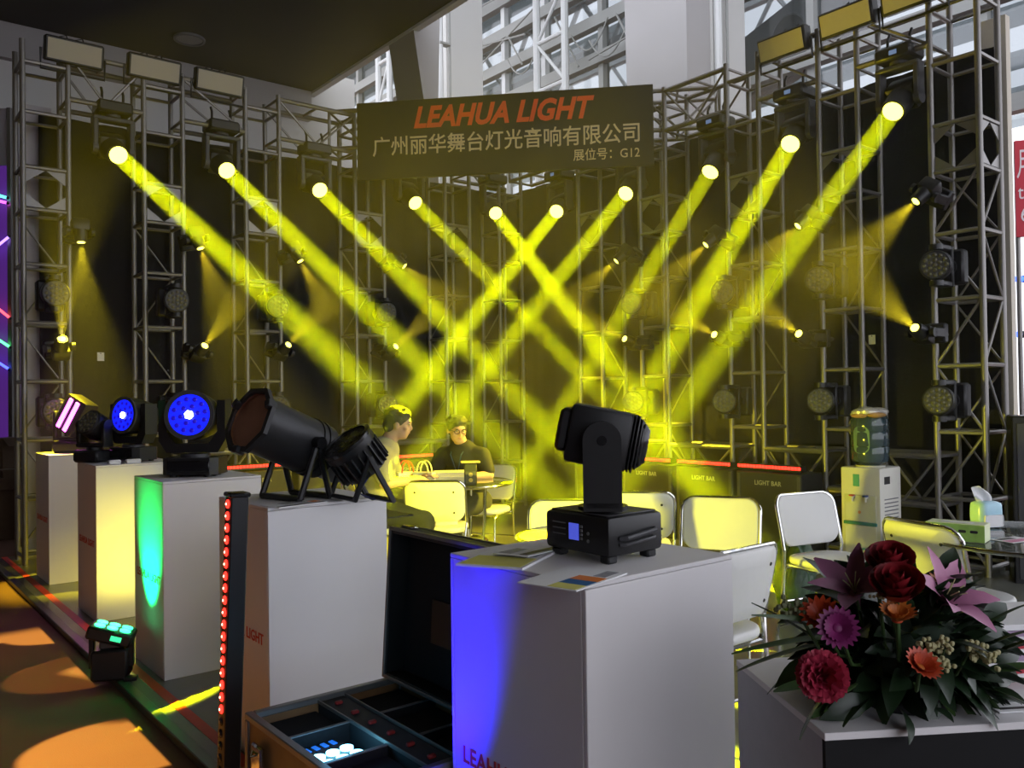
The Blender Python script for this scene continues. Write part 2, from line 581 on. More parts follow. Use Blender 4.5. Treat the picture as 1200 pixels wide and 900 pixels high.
def tower(label, loc, rz, group, wing, plates=('front',)):
    t = thing('truss_tower', label, 'truss tower', loc, rz, group)
    w, D = 0.175, 0.35
    cs = [(-w, 0), (w, 0), (w, D), (-w, D)]
    for x, y in cs:
        rod('post', (x, y, 0), (x, y, HT), .024, ALU, t, 10)
    for z in LEVELS:
        for k in range(4):
            (x0, y0), (x1, y1) = cs[k], cs[(k + 1) % 4]
            rod('rung', (x0, y0, z), (x1, y1, z), .017, ALU, t, 6)
    for k, (z0, z1) in enumerate(zip(LEVELS, LEVELS[1:])):
        if z0 >= 3.0:
            continue
        a, b = (-w, w) if k % 2 else (w, -w)
        if 'pos' in plates:
            rod('brace', (a, 0, z0), (b, 0, z1), .012, ALU, t, 6)
            rod('brace', (w, 0 if k % 2 else D, z0), (w, D if k % 2 else 0, z1), .011, ALU, t, 6)
        rod('brace', (-a, D, z0), (-b, D, z1), .009, ALU, t, 6)
    z0, z1 = 3.04, 3.36
    for f in plates:
        for sx in (-1, 1):
            for zz, sz in ((z0, 1), (z1, -1)):
                k = MB()
                if f == 'front':
                    k.M = frame((sx * w, 0.006, zz), (-sx, 0, 0), (0, 0, sz), (0, -1, 0))
                else:
                    s = -1 if f == 'neg' else 1
                    k.M = frame((s * w, D / 2 + sx * D / 2, zz), (0, -sx, 0), (0, 0, sz), (s, 0, 0))
                k.prism([(0, 0), (.17, 0), (0.0, .13)], -.004, .004)
                k.build('corner_plate', ALU, t, False)
    return t

ORD = ['first', 'second', 'third', 'fourth', 'fifth']
TL = [1.48, 2.46, 3.42, 4.63, 5.80]
TR = [2.87, 3.81, 4.76, 5.87, 6.80]
for k, b in enumerate(TL):
    tower('silver ladder truss tower, %s from the outer end of the left wing' % ORD[k], bw(AL, b, .03), RZ_L, 'truss towers', 'L')
for k, a in enumerate(TR):
    tower('silver ladder truss tower, %s from the outer end of the right wing' % ORD[k], bw(a, BR, .03), RZ_R, 'truss towers', 'R',
          ('front', 'pos') if k == 0 else ('front',))
tower('silver ladder truss tower standing in the back corner under the sign', bw(AL, BR, .03), RZ_L, 'truss towers', 'L', ())

def span(label, loc, rz, L, group='horizontal truss spans', z0=4.02, z1=4.42, cat='truss', D=.35, name='truss_span', n=None):
    """box truss running along local +x from loc"""
    t = thing(name, label, cat, loc, rz, group)
    for y in (0.0, D):
        for z in (z0, z1):
            rod('chord', (0, y, z), (L, y, z), .024, ALU, t, 8)
    n = n or max(1, round(L / .42))
    for k in range(n + 1):
        x = L * k / n
        for y in (0.0, D):
            if k in (0, n):
                rod('upright', (x, y, z0), (x, y, z1), .018, ALU, t, 6)
        rod('tie', (x, 0, z1), (x, D, z1), .014, ALU, t, 6)
        rod('tie', (x, 0, z0), (x, D, z0), .014, ALU, t, 6)
        if k < n:
            x2 = L * (k + 1) / n
            for y in (0.0, D):
                a, b = (z0, z1) if k % 2 else (z1, z0)
                rod('brace', (x, y, a), (x2, y, b), .012, ALU, t, 6)
    return t

for k in range(4):
    L = TL[k + 1] - TL[k] - .35
    span('top box truss span between the %s and %s towers of the left wing' % (ORD[k], ORD[k + 1]), bw(AL, TL[k] + .175, .03), RZ_L, L)
span('top box truss span from the fifth left tower to the back corner', bw(AL, TL[4] + .175, .03), RZ_L, BR - TL[4] - .35)
for k in range(4):
    L = TR[k + 1] - TR[k] - .35
    span('top box truss span between the %s and %s towers of the right wing' % (ORD[k], ORD[k + 1]), bw(TR[k + 1] - .175, BR, .03), RZ_R, L)
span('top box truss span from the fifth right tower to the back corner', bw(AL - .0, BR, .03), RZ_R, AL - TR[4] - .175)
for k in range(4):
    L = TR[k + 1] - TR[k] - .35
    span('low ground truss span between the %s and %s towers of the right wing' % (ORD[k], ORD[k + 1]), bw(TR[k + 1] - .175, BR, .03), RZ_R, L,
         'ground truss spans', .48, .86, n=2)
for k in range(4):
    L = TL[k + 1] - TL[k] - .35
    span('low ground truss span between the %s and %s towers of the left wing' % (ORD[k], ORD[k + 1]), bw(AL, TL[k] + .175, .03), RZ_L, L,
         'ground truss spans', .48, .86, n=2)

# black curtains behind both wings, softly pleated
def curtain(label, p, q, h, z0=0.03):
    p, q = V(p), V(q)
    L = (q - p).length
    d = (q - p) / L
    n = V((-d.y, d.x, 0))
    N = int(L / .07)
    vs, fs = [], []
    for side in (0, 1):
        for j in range(2):
            for i in range(N + 1):
                s = i / N * L
                off = .016 * math.sin(s * 17) + .008 * math.sin(s * 41 + 1) + side * .012
                vs.append(p + d * s + n * off + V((0, 0, z0 if j == 0 else h)))
    A = N + 1
    for side in (0, 1):
        for i in range(N):
            k = side * 2 * A
            f = (k + i, k + i + 1, k + A + i + 1, k + A + i)
            fs.append(f if side else f[::-1])
    for i in range(N):
        fs.append((A + i, A + i + 1, 3 * A + i + 1, 3 * A + i))
    o = MB().add(vs, fs).build('backdrop_curtain', CLOTH, None, True, 80)
    return tag(o, label, 'curtain')
curtain('black cloth backdrop hung behind the left truss wing', bw(8.62, 1.50), bw(8.62, 7.10), 4.0)
curtain('black cloth backdrop hung behind the right truss wing', bw(8.75, 7.04), bw(2.72, 7.04), 4.05)
rbox('wall_left_panel', (1.40, 8.72, 0.0), (1.62, 8.80, 4.1), mat('pale_partition', (.5, .47, .48), .6))
rbox('wall_right_panel', (7.12, 2.70, 0.0), (7.2, 2.90, 4.3), mat('beige_partition', (.5, .46, .38), .6))

# ------------------------------------------------------------------ the sign
QL, QR = at(418, 150, 9.0), at(766, 150, 8.55)
QL.z = QR.z = 0
sd = (QR - QL).normalized()
srz = math.atan2(sd.y, sd.x)
sn = V((sd.y, -sd.x, 0))
SL = (QR - QL).length
SIGN = mat('dark_sign_board', (0.016, 0.015, 0.012), .6, 0, .08, 10)
t = thing('company_sign', 'long dark sign board with orange and pale lettering hung across the back corner', 'sign', tuple(QL), srz)
MB().box((0, 0, 3.70), (SL, .04, 4.52), .006).build('board', SIGN, t, False)
TOR = mat('orange_red_sign_paint', (0.78, 0.10, 0.03), .5, 0, .03, 20)
TPA = mat('pale_sign_paint', (0.62, 0.52, 0.34), .5, 0, .03, 20)
def sign_pos(u, v):
    d = ray(u, v)
    k = (QL - CAM_P).dot(sn) / d.dot(sn)
    p = CAM_P + d * k
    return (p - QL).dot(sd), p.z
def sign_text(body, u0, v0, u1, vtop, m, bold, shear, space=1.0):
    x0, z0 = sign_pos(u0, v0)
    x1, _ = sign_pos(u1, v0)
    _, zt = sign_pos(u0, vtop)
    return lettering(body, x1 - x0, m, frame((x0, -.002, z0), (1, 0, 0), (0, 0, 1), (0, -1, 0)), t, 'lettering', bold, shear, space, .002, zt - z0)
sign_text('LEAHUA LIGHT', 485, 151, 697, 125, TOR, .035, .28, 1.02)
sign_text('广州丽华舞台灯光音响有限公司', 437, 184, 750, 161, TPA, .008, 0)
sign_text('展位号：G12', 672, 189, 750, 175, TPA, .004, 0)
# the box truss carrying it
PL_, PR_ = QL - sd * .34 - sn * .10, QR + sd * .66 - sn * .10
span('box truss bridging both wings behind the company sign', (PL_.x, PL_.y, 0), srz, (PR_ - PL_).length, 'sign truss', 4.08, 4.48)

# ================================================================== LIGHT FIXTURES
def head_fixture(name, label, cat, group, P, hd, bp, up, scale, kind, axis=None):
    """a yoke moving head; P pivot, hd head direction, bp centre of the base, up from base to pivot"""
    P, hd, bp, up = V(P), V(hd).normalized(), V(bp), V(up).normalized()
    s = scale
    t = thing(name, label, cat, tuple(bp), 0, group)
    o = bp
    if axis is None:
        axis = up.cross(hd)
        axis = axis.normalized() if axis.length > .05 else up.orthogonal().normalized()
    axis = (axis - up * axis.dot(up)).normalized()
    yv = up.cross(axis)
    # base
    k = MB()
    k.M = frame(V((0, 0, 0)), axis, yv, up)
    k.box((-.15 * s, -.12 * s, -.06 * s), (.15 * s, .12 * s, .05 * s), .02 * s).build('base', BLACK, t)
    k = MB()
    k.M = frame(V((0, 0, 0)), axis, yv, up)
    if kind == 'beam':
        k.box((-.04 * s, -.124 * s, -.02 * s), (.02 * s, -.119 * s, .015 * s)).build('display', mat('fixture_display', (.1, .13, .2), .2, 0, .05, 30, 0, (.25, .4, .8), .35), t, False)
    # yoke: cross plate and two arms
    h = (P - o).dot(up)
    k = MB()
    k.M = frame(V((0, 0, 0)), axis, yv, up)
    k.cyl((0, 0, .05 * s), (0, 0, .075 * s), .07 * s, None, 18)
    k.box((-.175 * s, -.06 * s, .075 * s), (.175 * s, .06 * s, .115 * s), .01 * s)
    for sx in (-1, 1):
        x0, x1 = sorted((sx * .13 * s, sx * .175 * s))
        k.box((x0, -.055 * s, .08 * s), (x1, .055 * s, h), .01 * s)
        k.cyl((x0, 0, h), (x1, 0, h), .056 * s, None, 18)
    k.build('yoke', DGREY if kind == 'beam' else BLACK, t)
    # head
    F = look(P - o, hd, axis.cross(hd) if abs(axis.dot(hd)) < .9 else V((0, 0, 1)))
    z = hd
    x = (axis - z * axis.dot(z)).normalized()
    F = frame(P - o, x, z.cross(x), z)
    k = MB()
    k.M = F
    if kind == 'beam':
        k.box((-.115 * s, -.11 * s, -.20 * s), (.115 * s, .11 * s, -.02 * s), .03 * s, 2)
        k.cyl((0, 0, -.03 * s), (0, 0, .15 * s), .105 * s, .095 * s, 24)
        k.build('head', BLACK, t)
        k = MB()
        k.M = F
        k.cyl((0, 0, .145 * s), (0, 0, .153 * s), .078 * s, None, 24).build('lens', LENS_Y, t, label='glowing yellow lens')
    elif kind == 'spot':
        k.box((-.11 * s, -.10 * s, -.17 * s), (.11 * s, .10 * s, 0), .03 * s, 2)
        k.cyl((0, 0, -.01 * s), (0, 0, .15 * s), .095 * s, .08 * s, 20)
        k.build('head', BLACK, t)
        k = MB()
        k.M = F
        k.cyl((0, 0, .145 * s), (0, 0, .152 * s), .05 * s, None, 18).build('lens', LENS_Y, t, label='glowing yellow lens')
    else:
        k.lathe([(.05 * s, -.16 * s), (.10 * s, -.14 * s), (.125 * s, -.05 * s), (.125 * s, .07 * s), (.115 * s, .08 * s)], 28)
        k.build('head', BLACK, t)
        k = MB()
        k.M = F
        k.cyl((0, 0, .076 * s), (0, 0, .086 * s), .108 * s, None, 28)
        k.build('lens_plate', DGREY, t)
        k = MB()
        k.M = F
        for ring, cnt in ((0, 1), (.042, 6), (.084, 12)):
            for i in range(cnt):
                a = i * 2 * math.pi / cnt
                c = (ring * s * math.cos(a), ring * s * math.sin(a), .086 * s)
                k.ball(c, (.018 * s, .018 * s, .008 * s), 7, 4)
        k.build('lens_cells', mat('unlit_lens_cell', (.10, .095, .06), .2), t)
    return t, F

ORDB = ['first', 'second', 'third', 'fourth', 'fifth']
HEADS_L = [((139, 182), (622, 634), 3.96), ((266, 200), (690, 622), 4.6), ((375, 223), (872, 745), 4.5), ((487, 238), (938, 700), 5.85), ((581, 250), (862, 618), 4.9)]
HEADS_R = [((1046, 131), (704, 606), 4.7), ((926, 169), (662, 620), 4.6), ((832, 202), (566, 632), 6.2), ((733, 227), (486, 540), 6.0), ((652, 248), (462, 490), 6.02)]
YEL = (0.90, 1.0, 0.0)
for side, heads in (('left', HEADS_L), ('right', HEADS_R)):
    for k, (h, tgt, Y) in enumerate(heads):
        lens = on_a(h[0], h[1], 8.12) if side == 'left' else on_b(h[0], h[1], 6.52)
        q = at(tgt[0], tgt[1], Y)
        hd = (q - lens).normalized()
        piv = lens - hd * .155
        base = piv + V((0, 0, .36))
        ax = E2 if side == 'left' else E1
        t, F = head_fixture('beam_moving_head', 'beam moving head throwing a yellow shaft, %s from the %s wing outer end' % (ORDB[k], side),
                            'stage light', 'beam lights under the top truss', piv, hd, base, (0, 0, -1), 1.0, 'beam', ax)
        for sx in (-.09, .09):
            hk = MB()
            p0 = ax * sx + V((0, 0, .05))
            inn = E1 if side == 'left' else E2
            hk.tube([p0, p0 + V((0, 0, .10)), p0 + V((0, 0, .15)) + inn * .03], .012, 8).build('clamp', BLACK, t)
        lamp('beam_light', 'AREA', lens - V(t.location) + hd * .012, hd, BEAM_W, YEL, t, shape='DISK', size=.15, spread=math.radians(1.8))

SPOTS_L = [((95, 284), (72, 397)), ((235, 291), (240, 405)), ((352, 306), (338, 404)), ((474, 312), (464, 406))]
SPOTS_R = [((1073, 236), (1072, 384)), ((935, 265), (936, 391)), ((827, 287), (837, 392)), ((722, 306), (732, 397))]
# image directions of each fan (upper, lower)
DIR_L = [((.12, 1.0), (.50, -1.0)), ((.40, 1.0), (.95, -.85)), ((.60, 1.0), (1.0, -.8)), ((.95, .75), (1.0, -.75))]
DIR_R = [((-1.1, 1.0), (-1.0, -.48)), ((-1.0, .9), (-1.0, -.45)), ((-1.0, .9), (-1.0, -.42)), ((-1.0, .9), (-1.0, -.42))]
for side, spots, dirs, tw in (('left', SPOTS_L, DIR_L, TL), ('right', SPOTS_R, DIR_R, TR)):
    inn = -E1 if side == 'left' else -E2
    ax = E2 if side == 'left' else E1
    for k in range(4):
        for j in range(2):
            u, v = spots[k][j]
            lens = on_a(u, v, 7.80) if side == 'left' else on_b(u, v, 6.18)
            du, dv = dirs[k][j]
            far = lens + CAM_R * du + CAM_U * (-dv) - CAM_F * (.12 if j == 0 else .8)
            hd = (far - lens).normalized()
            s = .62
            piv = lens - hd * .15 * s
            base = V((piv.x, piv.y, piv.z)) - inn * .21
            t, F = head_fixture('spot_moving_head', 'small lit spot head, %s of two on the %s tower of the %s wing' % (('upper', 'lower')[j], ORDB[k], side),
                                'stage light', 'small spots on the truss towers', piv, hd, base, inn, s, 'spot', None)
            rod('mount_pin', tuple(-inn * .03), tuple(-inn * .20), .02, BLACK, t)
            lamp('fan_light', 'SPOT', lens - V(t.location) + hd * .02, hd, SPOT_W, (1.0, .78, .02), t, spot_size=math.radians(40 if j == 0 else 30), spot_blend=.7, shadow_soft_size=.02)
        tb = bw(AL, tw[k]) if side == 'left' else bw(tw[k], BR)
        for j, zz in enumerate((2.30, 1.32)):
            base = V((tb.x, tb.y, zz)) + inn * .10
            piv = base + inn * .24
            hd = (CAM_P + V((0.0, 1.5, .4)) - piv).normalized()
            t, F = head_fixture('wash_moving_head', 'unlit round wash head, %s of two on the %s tower of the %s wing' % (('upper', 'lower')[j], ORDB[k], side),
                                'stage light', 'unlit wash lights on the truss towers', piv, hd, base, inn, .86, 'wash', V((0, 0, 1)))
            rod('mount_pin', tuple(-inn * .03), tuple(-inn * .12), .02, BLACK, t)

# haze filling the booth between the two wings
HZ = bpy.data.materials.new('stage_haze')
HZ.use_nodes = True
nt = HZ.node_tree
nt.nodes.clear()
_o = nt.nodes.new('ShaderNodeOutputMaterial')
_v = nt.nodes.new('ShaderNodeVolumeScatter')
_v.inputs['Density'].default_value = HAZE_DENSITY
_v.inputs['Anisotropy'].default_value = 0.2
_v.inputs['Color'].default_value = (1, 1, 1, 1)
nt.links.new(_v.outputs[0], _o.inputs['Volume'])
k = MB()
k.M = Matrix.Rotation(TH, 4, 'Z')
hz = k.prism([(1.2, 8.58), (1.2, 6.6), (2.3, 4.4), (3.9, 2.6), (6.98, 2.6), (6.98, 8.58)], 0.032, 4.0).build('stage_haze', HZ, None, False)
tag(hz, 'thin stage smoke hanging between the two truss wings', 'haze')
hz['kind'] = 'stuff'

# ================================================================== PEDESTALS
PED = [('P', 1.31, 1.244), ('D', 3.01, 1.262), ('C', 4.34, 1.285), ('B', 5.76, 1.305), ('A', 7.18, 1.30)]
PLAB = {'P': 'tall white display pedestal nearest the camera, its left side lit blue',
        'D': 'white display pedestal under the long par can, second from the camera',
        'C': 'white display pedestal with a green streak of light on its left side',
        'B': 'white display pedestal whose front glows yellow',
        'A': 'white display pedestal farthest left, under the pink strip light'}
pedpos = {}
for n, a, b in PED:
    a += .0
    t = thing('display_pedestal', PLAB[n], 'pedestal', bw(a, b, .03), TH, 'white display pedestals')
    pedpos[n] = (a, b)
    # five boards with fine joints
    g = .0012
    MB().box((0, 0, 0), (.5, .012, .958), .0015).build('front_board', WHITEP, t, False)
    MB().box((0, .488, 0), (.5, .5, .958), .0015).build('back_board', WHITEP, t, False)
    MB().box((0, .0132, 0), (.012, .4868, .958), .0015).build('side_board', WHITEP, t, False)
    MB().box((.488, .0132, 0), (.5, .4868, .958), .0015).build('side_board', WHITEP, t, False)
    MB().box((0, 0, .9592), (.5, .5, .97), .0015).build('top_board', WHITEP, t, False)
    lettering('LEAHUA LIGHT', .40, REDINK, frame((-.0012, .45, .455), (0, -1, 0), (0, 0, 1), (-1, 0, 0)), t, 'lettering', .012, 0, 1.05, .0008, .042)

# ================================================================== FLOODLIGHTS ON THE TOP TRUSS
PANEL = mat('unlit_pale_led_panel', (0.36, 0.33, 0.26), .5, 0, .04, 40)
def flood(label, u, v, side, wpx):
    p = on_a(u, v, 8.15) if side == 'L' else on_b(u, v, 6.5)
    t = thing('floodlight', label, 'floodlight', tuple(p), RZ_L if side == 'L' else RZ_R, 'floodlights on the truss')
    w, h = .235, .105
    k = MB()
    k.M = Matrix.Rotation(math.radians(14), 4, 'X')
    k.box((-w, -.03, -h), (w, .06, h), .012).build('housing', BLACK, t)
    k = MB()
    k.M = Matrix.Rotation(math.radians(14), 4, 'X')
    k.box((-w + .022, -.036, -h + .022), (w - .022, -.029, h - .022)).build('panel', PANEL, t, False)
    for j in range(7):
        k = MB()
        k.M = Matrix.Rotation(math.radians(14), 4, 'X')
        x = -w + .04 + j * .065
        k.box((x, .055, -h + .01), (x + .02, .11, h - .01)).build('fin', BLACK, t, False)
    k = MB()
    k.tube([(-w - .02, .03, 0), (-w - .02, .05, -.17), (w + .02, .05, -.17), (w + .02, .03, 0)], .012, 6).build('bracket', BLACK, t)
    k = MB()
    for x in (-.08, .05):
        k.tube([(x, .1, .08), (x - .01, .12, .16), (x + .04, .11, .18), (x + .07, .1, .08)], .007, 6)
    k.build('cable', BLACK, t)
    return t
flood('pale floodlight panel above the first tower of the left wing', 87, 62, 'L', 55)
flood('pale floodlight panel above the second tower of the left wing', 181, 81, 'L', 50)
flood('pale floodlight panel above the third tower of the left wing', 257, 97, 'L', 46)
flood('pale floodlight panel above the third tower of the right wing', 917, 53, 'R', 48)
flood('pale floodlight panel above the second tower of the right wing', 992, 22, 'R', 56)
flood('floodlight cut by the top edge beside the nearest right tower', 1068, -8, 'R', 60)

# ================================================================== RED LIGHT BARS ON BLACK CASES
CASEB = mat('black_case_laminate', (.014, .014, .014), .5, 0, .2, 40)
PRINT = mat('grey_print', (.35, .35, .33), .6)
def light_bar(label, loc, rz, L, n=20):
    t = thing('light_bar', label, 'light bar', tuple(loc), rz, 'red light bars')
    MB().box((0, 0, .70), (L, .09, .755), .006).build('housing', BLACK, t)
    k = MB()
    for i in range(n):
        x = L * (i + .5) / n
        k.box((x - L / n * .42, -.004, .722), (x + L / n * .42, .02, .748), .003)
    k.build('led_row', LENS_R, t, False, label='row of glowing red LEDs')
    return t
def bar_case(label, loc, rz, L):
    t = thing('bar_case', label, 'case', tuple(loc), rz, 'black light bar cases')
    MB().box((0, -.02, 0), (L, .30, .69), .008).build('body', CASEB, t)
    for x in (0.01, L - .04):
        MB().box((x, -.026, .02), (x + .03, -.018, .67), .002).build('edge', DGREY, t, False)
    lettering('LIGHT BAR', .26, PRINT, frame((L * .5 - .13, -.0225, .58), (1, 0, 0), (0, 0, 1), (0, -1, 0)), t, 'lettering', .01, 0, 1.05, .001, .04)
    return t
for k, (a, nm) in enumerate(((3.98, 'nearest the water cooler'), (4.66, 'second from the water cooler'), (5.35, 'third from the water cooler'), (6.05, 'fourth from the water cooler'))):
    p = bw(a + .62, 6.22, .03)
    bar_case('black case lettered LIGHT BAR at the right wing, ' + nm, p, RZ_R, .64)
    light_bar('red light bar on the right wing case, ' + nm, p, RZ_R, .60 if k else .62)
for k, (b, nm) in enumerate(((2.86, 'under the par can'), (3.6, 'between par can and grey shirt'), (4.55, 'beside the grey-shirted person'), (5.25, 'between the two seated people'))):
    p = bw(7.86, b, .03)
    bar_case('black case lettered LIGHT BAR at the left wing, ' + nm, p, RZ_L, .68)
    light_bar('red light bar on the left wing case, ' + nm, p, RZ_L, .64)

# ================================================================== BIG MOVING HEAD ON THE FRONT PEDESTAL
bc = bw(1.525, 1.512)
mh = thing('moving_head_light', 'large black moving head light tilted on the front pedestal, small blue screen', 'stage light', (bc.x, bc.y, 1.0), 0)
RT = Matrix.Rotation(TH, 4, 'Z')
def mhp(name, m=BLACK, **kw):
    def fn(build):
        k = MB()
        k.M = RT
        build(k)
        return k.build(name, m, mh, **kw)
    return fn
lb, la = .095, .113
mhp('base')(lambda k: k.box((-lb, -la, .018), (lb, la, .112), .012, 2))
mhp('base_top', DGREY)(lambda k: k.box((-lb + .012, -la + .012, .111), (lb - .012, la - .012, .1155), .002))
for sx in (-1, 1):
    for sy in (-1, 1):
        mhp('foot')(lambda k: k.box((sx * .068 - .016, sy * .085 - .016, 0), (sx * .068 + .016, sy * .085 + .016, .02), .004))
mhp('screen', mat('blue_menu_screen', (.02, .03, .3), .2, 0, .05, 60, 0, (.12, .16, 1.0), .55), smooth=False)(lambda k: k.box((-lb - .0015, -.012, .048), (-lb + .002, .022, .088)))
for j in range(4):
    mhp('button', GREYP)(lambda k: k.box((-lb - .002, -.026, .05 + j * .0095), (-lb + .001, -.017, .057 + j * .0095), .001))
for j in range(2):
    mhp('button', GREYP)(lambda k: k.cyl((-lb - .002, -.045, .05 + j * .018), (-lb + .001, -.045, .05 + j * .018), .004, None, 10))
for j in range(3):
    mhp('label_line', GREYP, smooth=False)(lambda k: k.box((-lb - .0008, .035, .056 + j * .014), (-lb + .001, .082, .059 + j * .014)))
mhp('handle', DGREY)(lambda k: k.tube([(-.06, -la - .002, .06), (-.05, -la - .016, .062), (.05, -la - .016, .072), (.06, -la - .002, .072)], .006, 8))
mhp('handle', DGREY)(lambda k: k.tube([(-.06, -la - .002, .045), (-.05, -la - .012, .046), (.05, -la - .012, .054), (.06, -la - .002, .054)], .004, 8))
mhp('pan_plate', BLACKG)(lambda k: k.cyl((0, 0, .112), (0, 0, .124), .062, None, 32))
yax = V((bc.x, bc.y, 0)).normalized()           # yoke axis runs along the line of sight
xr = V((yax.y, -yax.x, 0))
FY = frame(V((0, 0, 0)), xr, yax, V((0, 0, 1)))
PZ = .290
k = MB()
k.M = FY
k.box((-.046, -.112, .122), (.046, .112, .150), .008)
k.build('yoke_bridge', BLACK, mh)
for s, nm in ((-1, 'near'), (1, 'far')):
    k = MB()
    k.M = FY
    poly = [(-.046, .122), (.046, .122), (.046, PZ)] + [(.046 * math.cos(i * math.pi / 14), PZ + .046 * math.sin(i * math.pi / 14)) for i in range(1, 14)] + [(-.046, PZ)]
    y0, y1 = (-.112, -.078) if s < 0 else (.078, .112)
    vs = [(x, y0, z) for x, z in poly] + [(x, y1, z) for x, z in poly]
    n = len(poly)
    k.add(vs, [tuple(range(n)), tuple(range(n, 2 * n))[::-1]] + [(i, n + i, n + (i + 1) % n, (i + 1) % n) for i in range(n)])
    ar = k.build('yoke_arm', BLACK, mh)
    k = MB()
    k.M = FY
    yy = (-.116, -.112) if s < 0 else (.112, .116)
    k.cyl((0, yy[0] if s > 0 else -.1135, PZ), (0, yy[1], PZ), .012, None, 18).build('tilt_cap', BLACKG, ar)
tl = math.radians(11.5)
xh = xr * math.cos(tl) - V((0, 0, 1)) * math.sin(tl)
zh = V((0, 0, 1)) * math.cos(tl) + xr * math.sin(tl)
FH = frame(V((0, 0, PZ + .004)), xh, yax, zh)
k = MB()
k.M = FH
k.box((-.085, -.075, -.072), (.070, .075, .072), .012, 2)
k.build('head_shell', BLACK, mh)
k = MB()
k.M = FH
k.box((-.110, -.062, -.05), (-.080, .062, .056), .008)
k.build('lens_hood', BLACK, mh)
k = MB()
k.M = FH
k.cyl((-.112, 0, .003), (-.108, 0, .003), .045, None, 28).build('front_lens', DARKGLASS, mh)
for j in range(5):
    k = MB()
    k.M = FH
    x = .062 + j * .0085
    c = .0 if j < 3 else (j - 2) * .008
    k.box((x, -.073 + c, -.070 + c), (x + .0045, .073 - c, .070 - c), .002).build('cooling_fin', BLACK, mh)
k = MB()
k.M = FH
k.box((.066, -.06, -.058), (.113, .06, .058), .018, 1).build('rear_core', BLACKG, mh)
k = MB()
q = RT @ V((lb - .01, la - .05, .05))
e = RT @ V((lb + .05, la + .02, .012))
k.tube([q, RT @ V((lb + .02, la - .04, .045)), e, RT @ V((lb + .13, la + .05, .006)), RT @ V((lb + .136, la + .09, .006))], .005, 8).build('power_cable', BLACK, mh)

# papers on the front pedestal
def leaflet(label, c, size, rz, z, panels, group=None, thick=.003, tilt=0.0, name='brochure'):
    t = thing(name, label, 'brochure', (c[0], c[1], z), rz, group)
    if tilt:
        t.rotation_euler = (0, tilt, rz)
    w, h = size
    MB().box((-w / 2, -h / 2, 0), (w / 2, h / 2, thick), .0005).build('cover', PAPER, t, False)
    for i, (x0, y0, x1, y1, m) in enumerate(panels):
        MB().box((x0 * w - w / 2, y0 * h - h / 2, thick), (x1 * w - w / 2, y1 * h - h / 2, thick + .0006)).build('printed_panel', m, t, False)
    return t
INKB = mat('blue_print', (.02, .12, .30), .5)
INKO = mat('orange_print', (.75, .22, .04), .5)
INKY = mat('lemon_print', (.65, .62, .15), .5)
INKK = mat('black_print', (.02, .02, .022), .5)
INKG = mat('grey_photo_print', (.3, .3, .32), .5, 0, .5, 60)
p = onz(672, 678, 1.0)
leaflet('white brochure with orange, blue and lemon print at the front pedestal edge', p, (.21, .15), TH + .25, 1.0,
        [(.02, .04, .22, .5, INKY), (.22, .04, .42, .5, INKB), (.42, .04, .62, .5, INKO), (.66, .1, .95, .3, INKG)])
p = onz(596, 655, 1.0)
leaflet('open white catalogue lying at the left corner of the front pedestal', p, (.24, .17), TH + .5, 1.0,
        [(.03, .05, .47, .95, INKY), (.55, .1, .94, .4, INKG)], thick=.006)
p = onz(622, 649, 1.0)
leaflet('folded pale leaflet lying on top of the open catalogue', p, (.20, .10), TH + .35, 1.0075,
        [(.05, .1, .95, .3, INKK), (.05, .55, .5, .9, INKG)], thick=.003, tilt=.05)
p = onz(345, 591, 1.0)
leaflet('dark-edged brochure lying before the par can stand', p, (.22, .12), TH + .2, 1.0,
        [(.02, .05, .98, .2, INKK), (.3, .4, .75, .9, INKG), (.8, .3, .97, .6, INKO)], thick=.004)

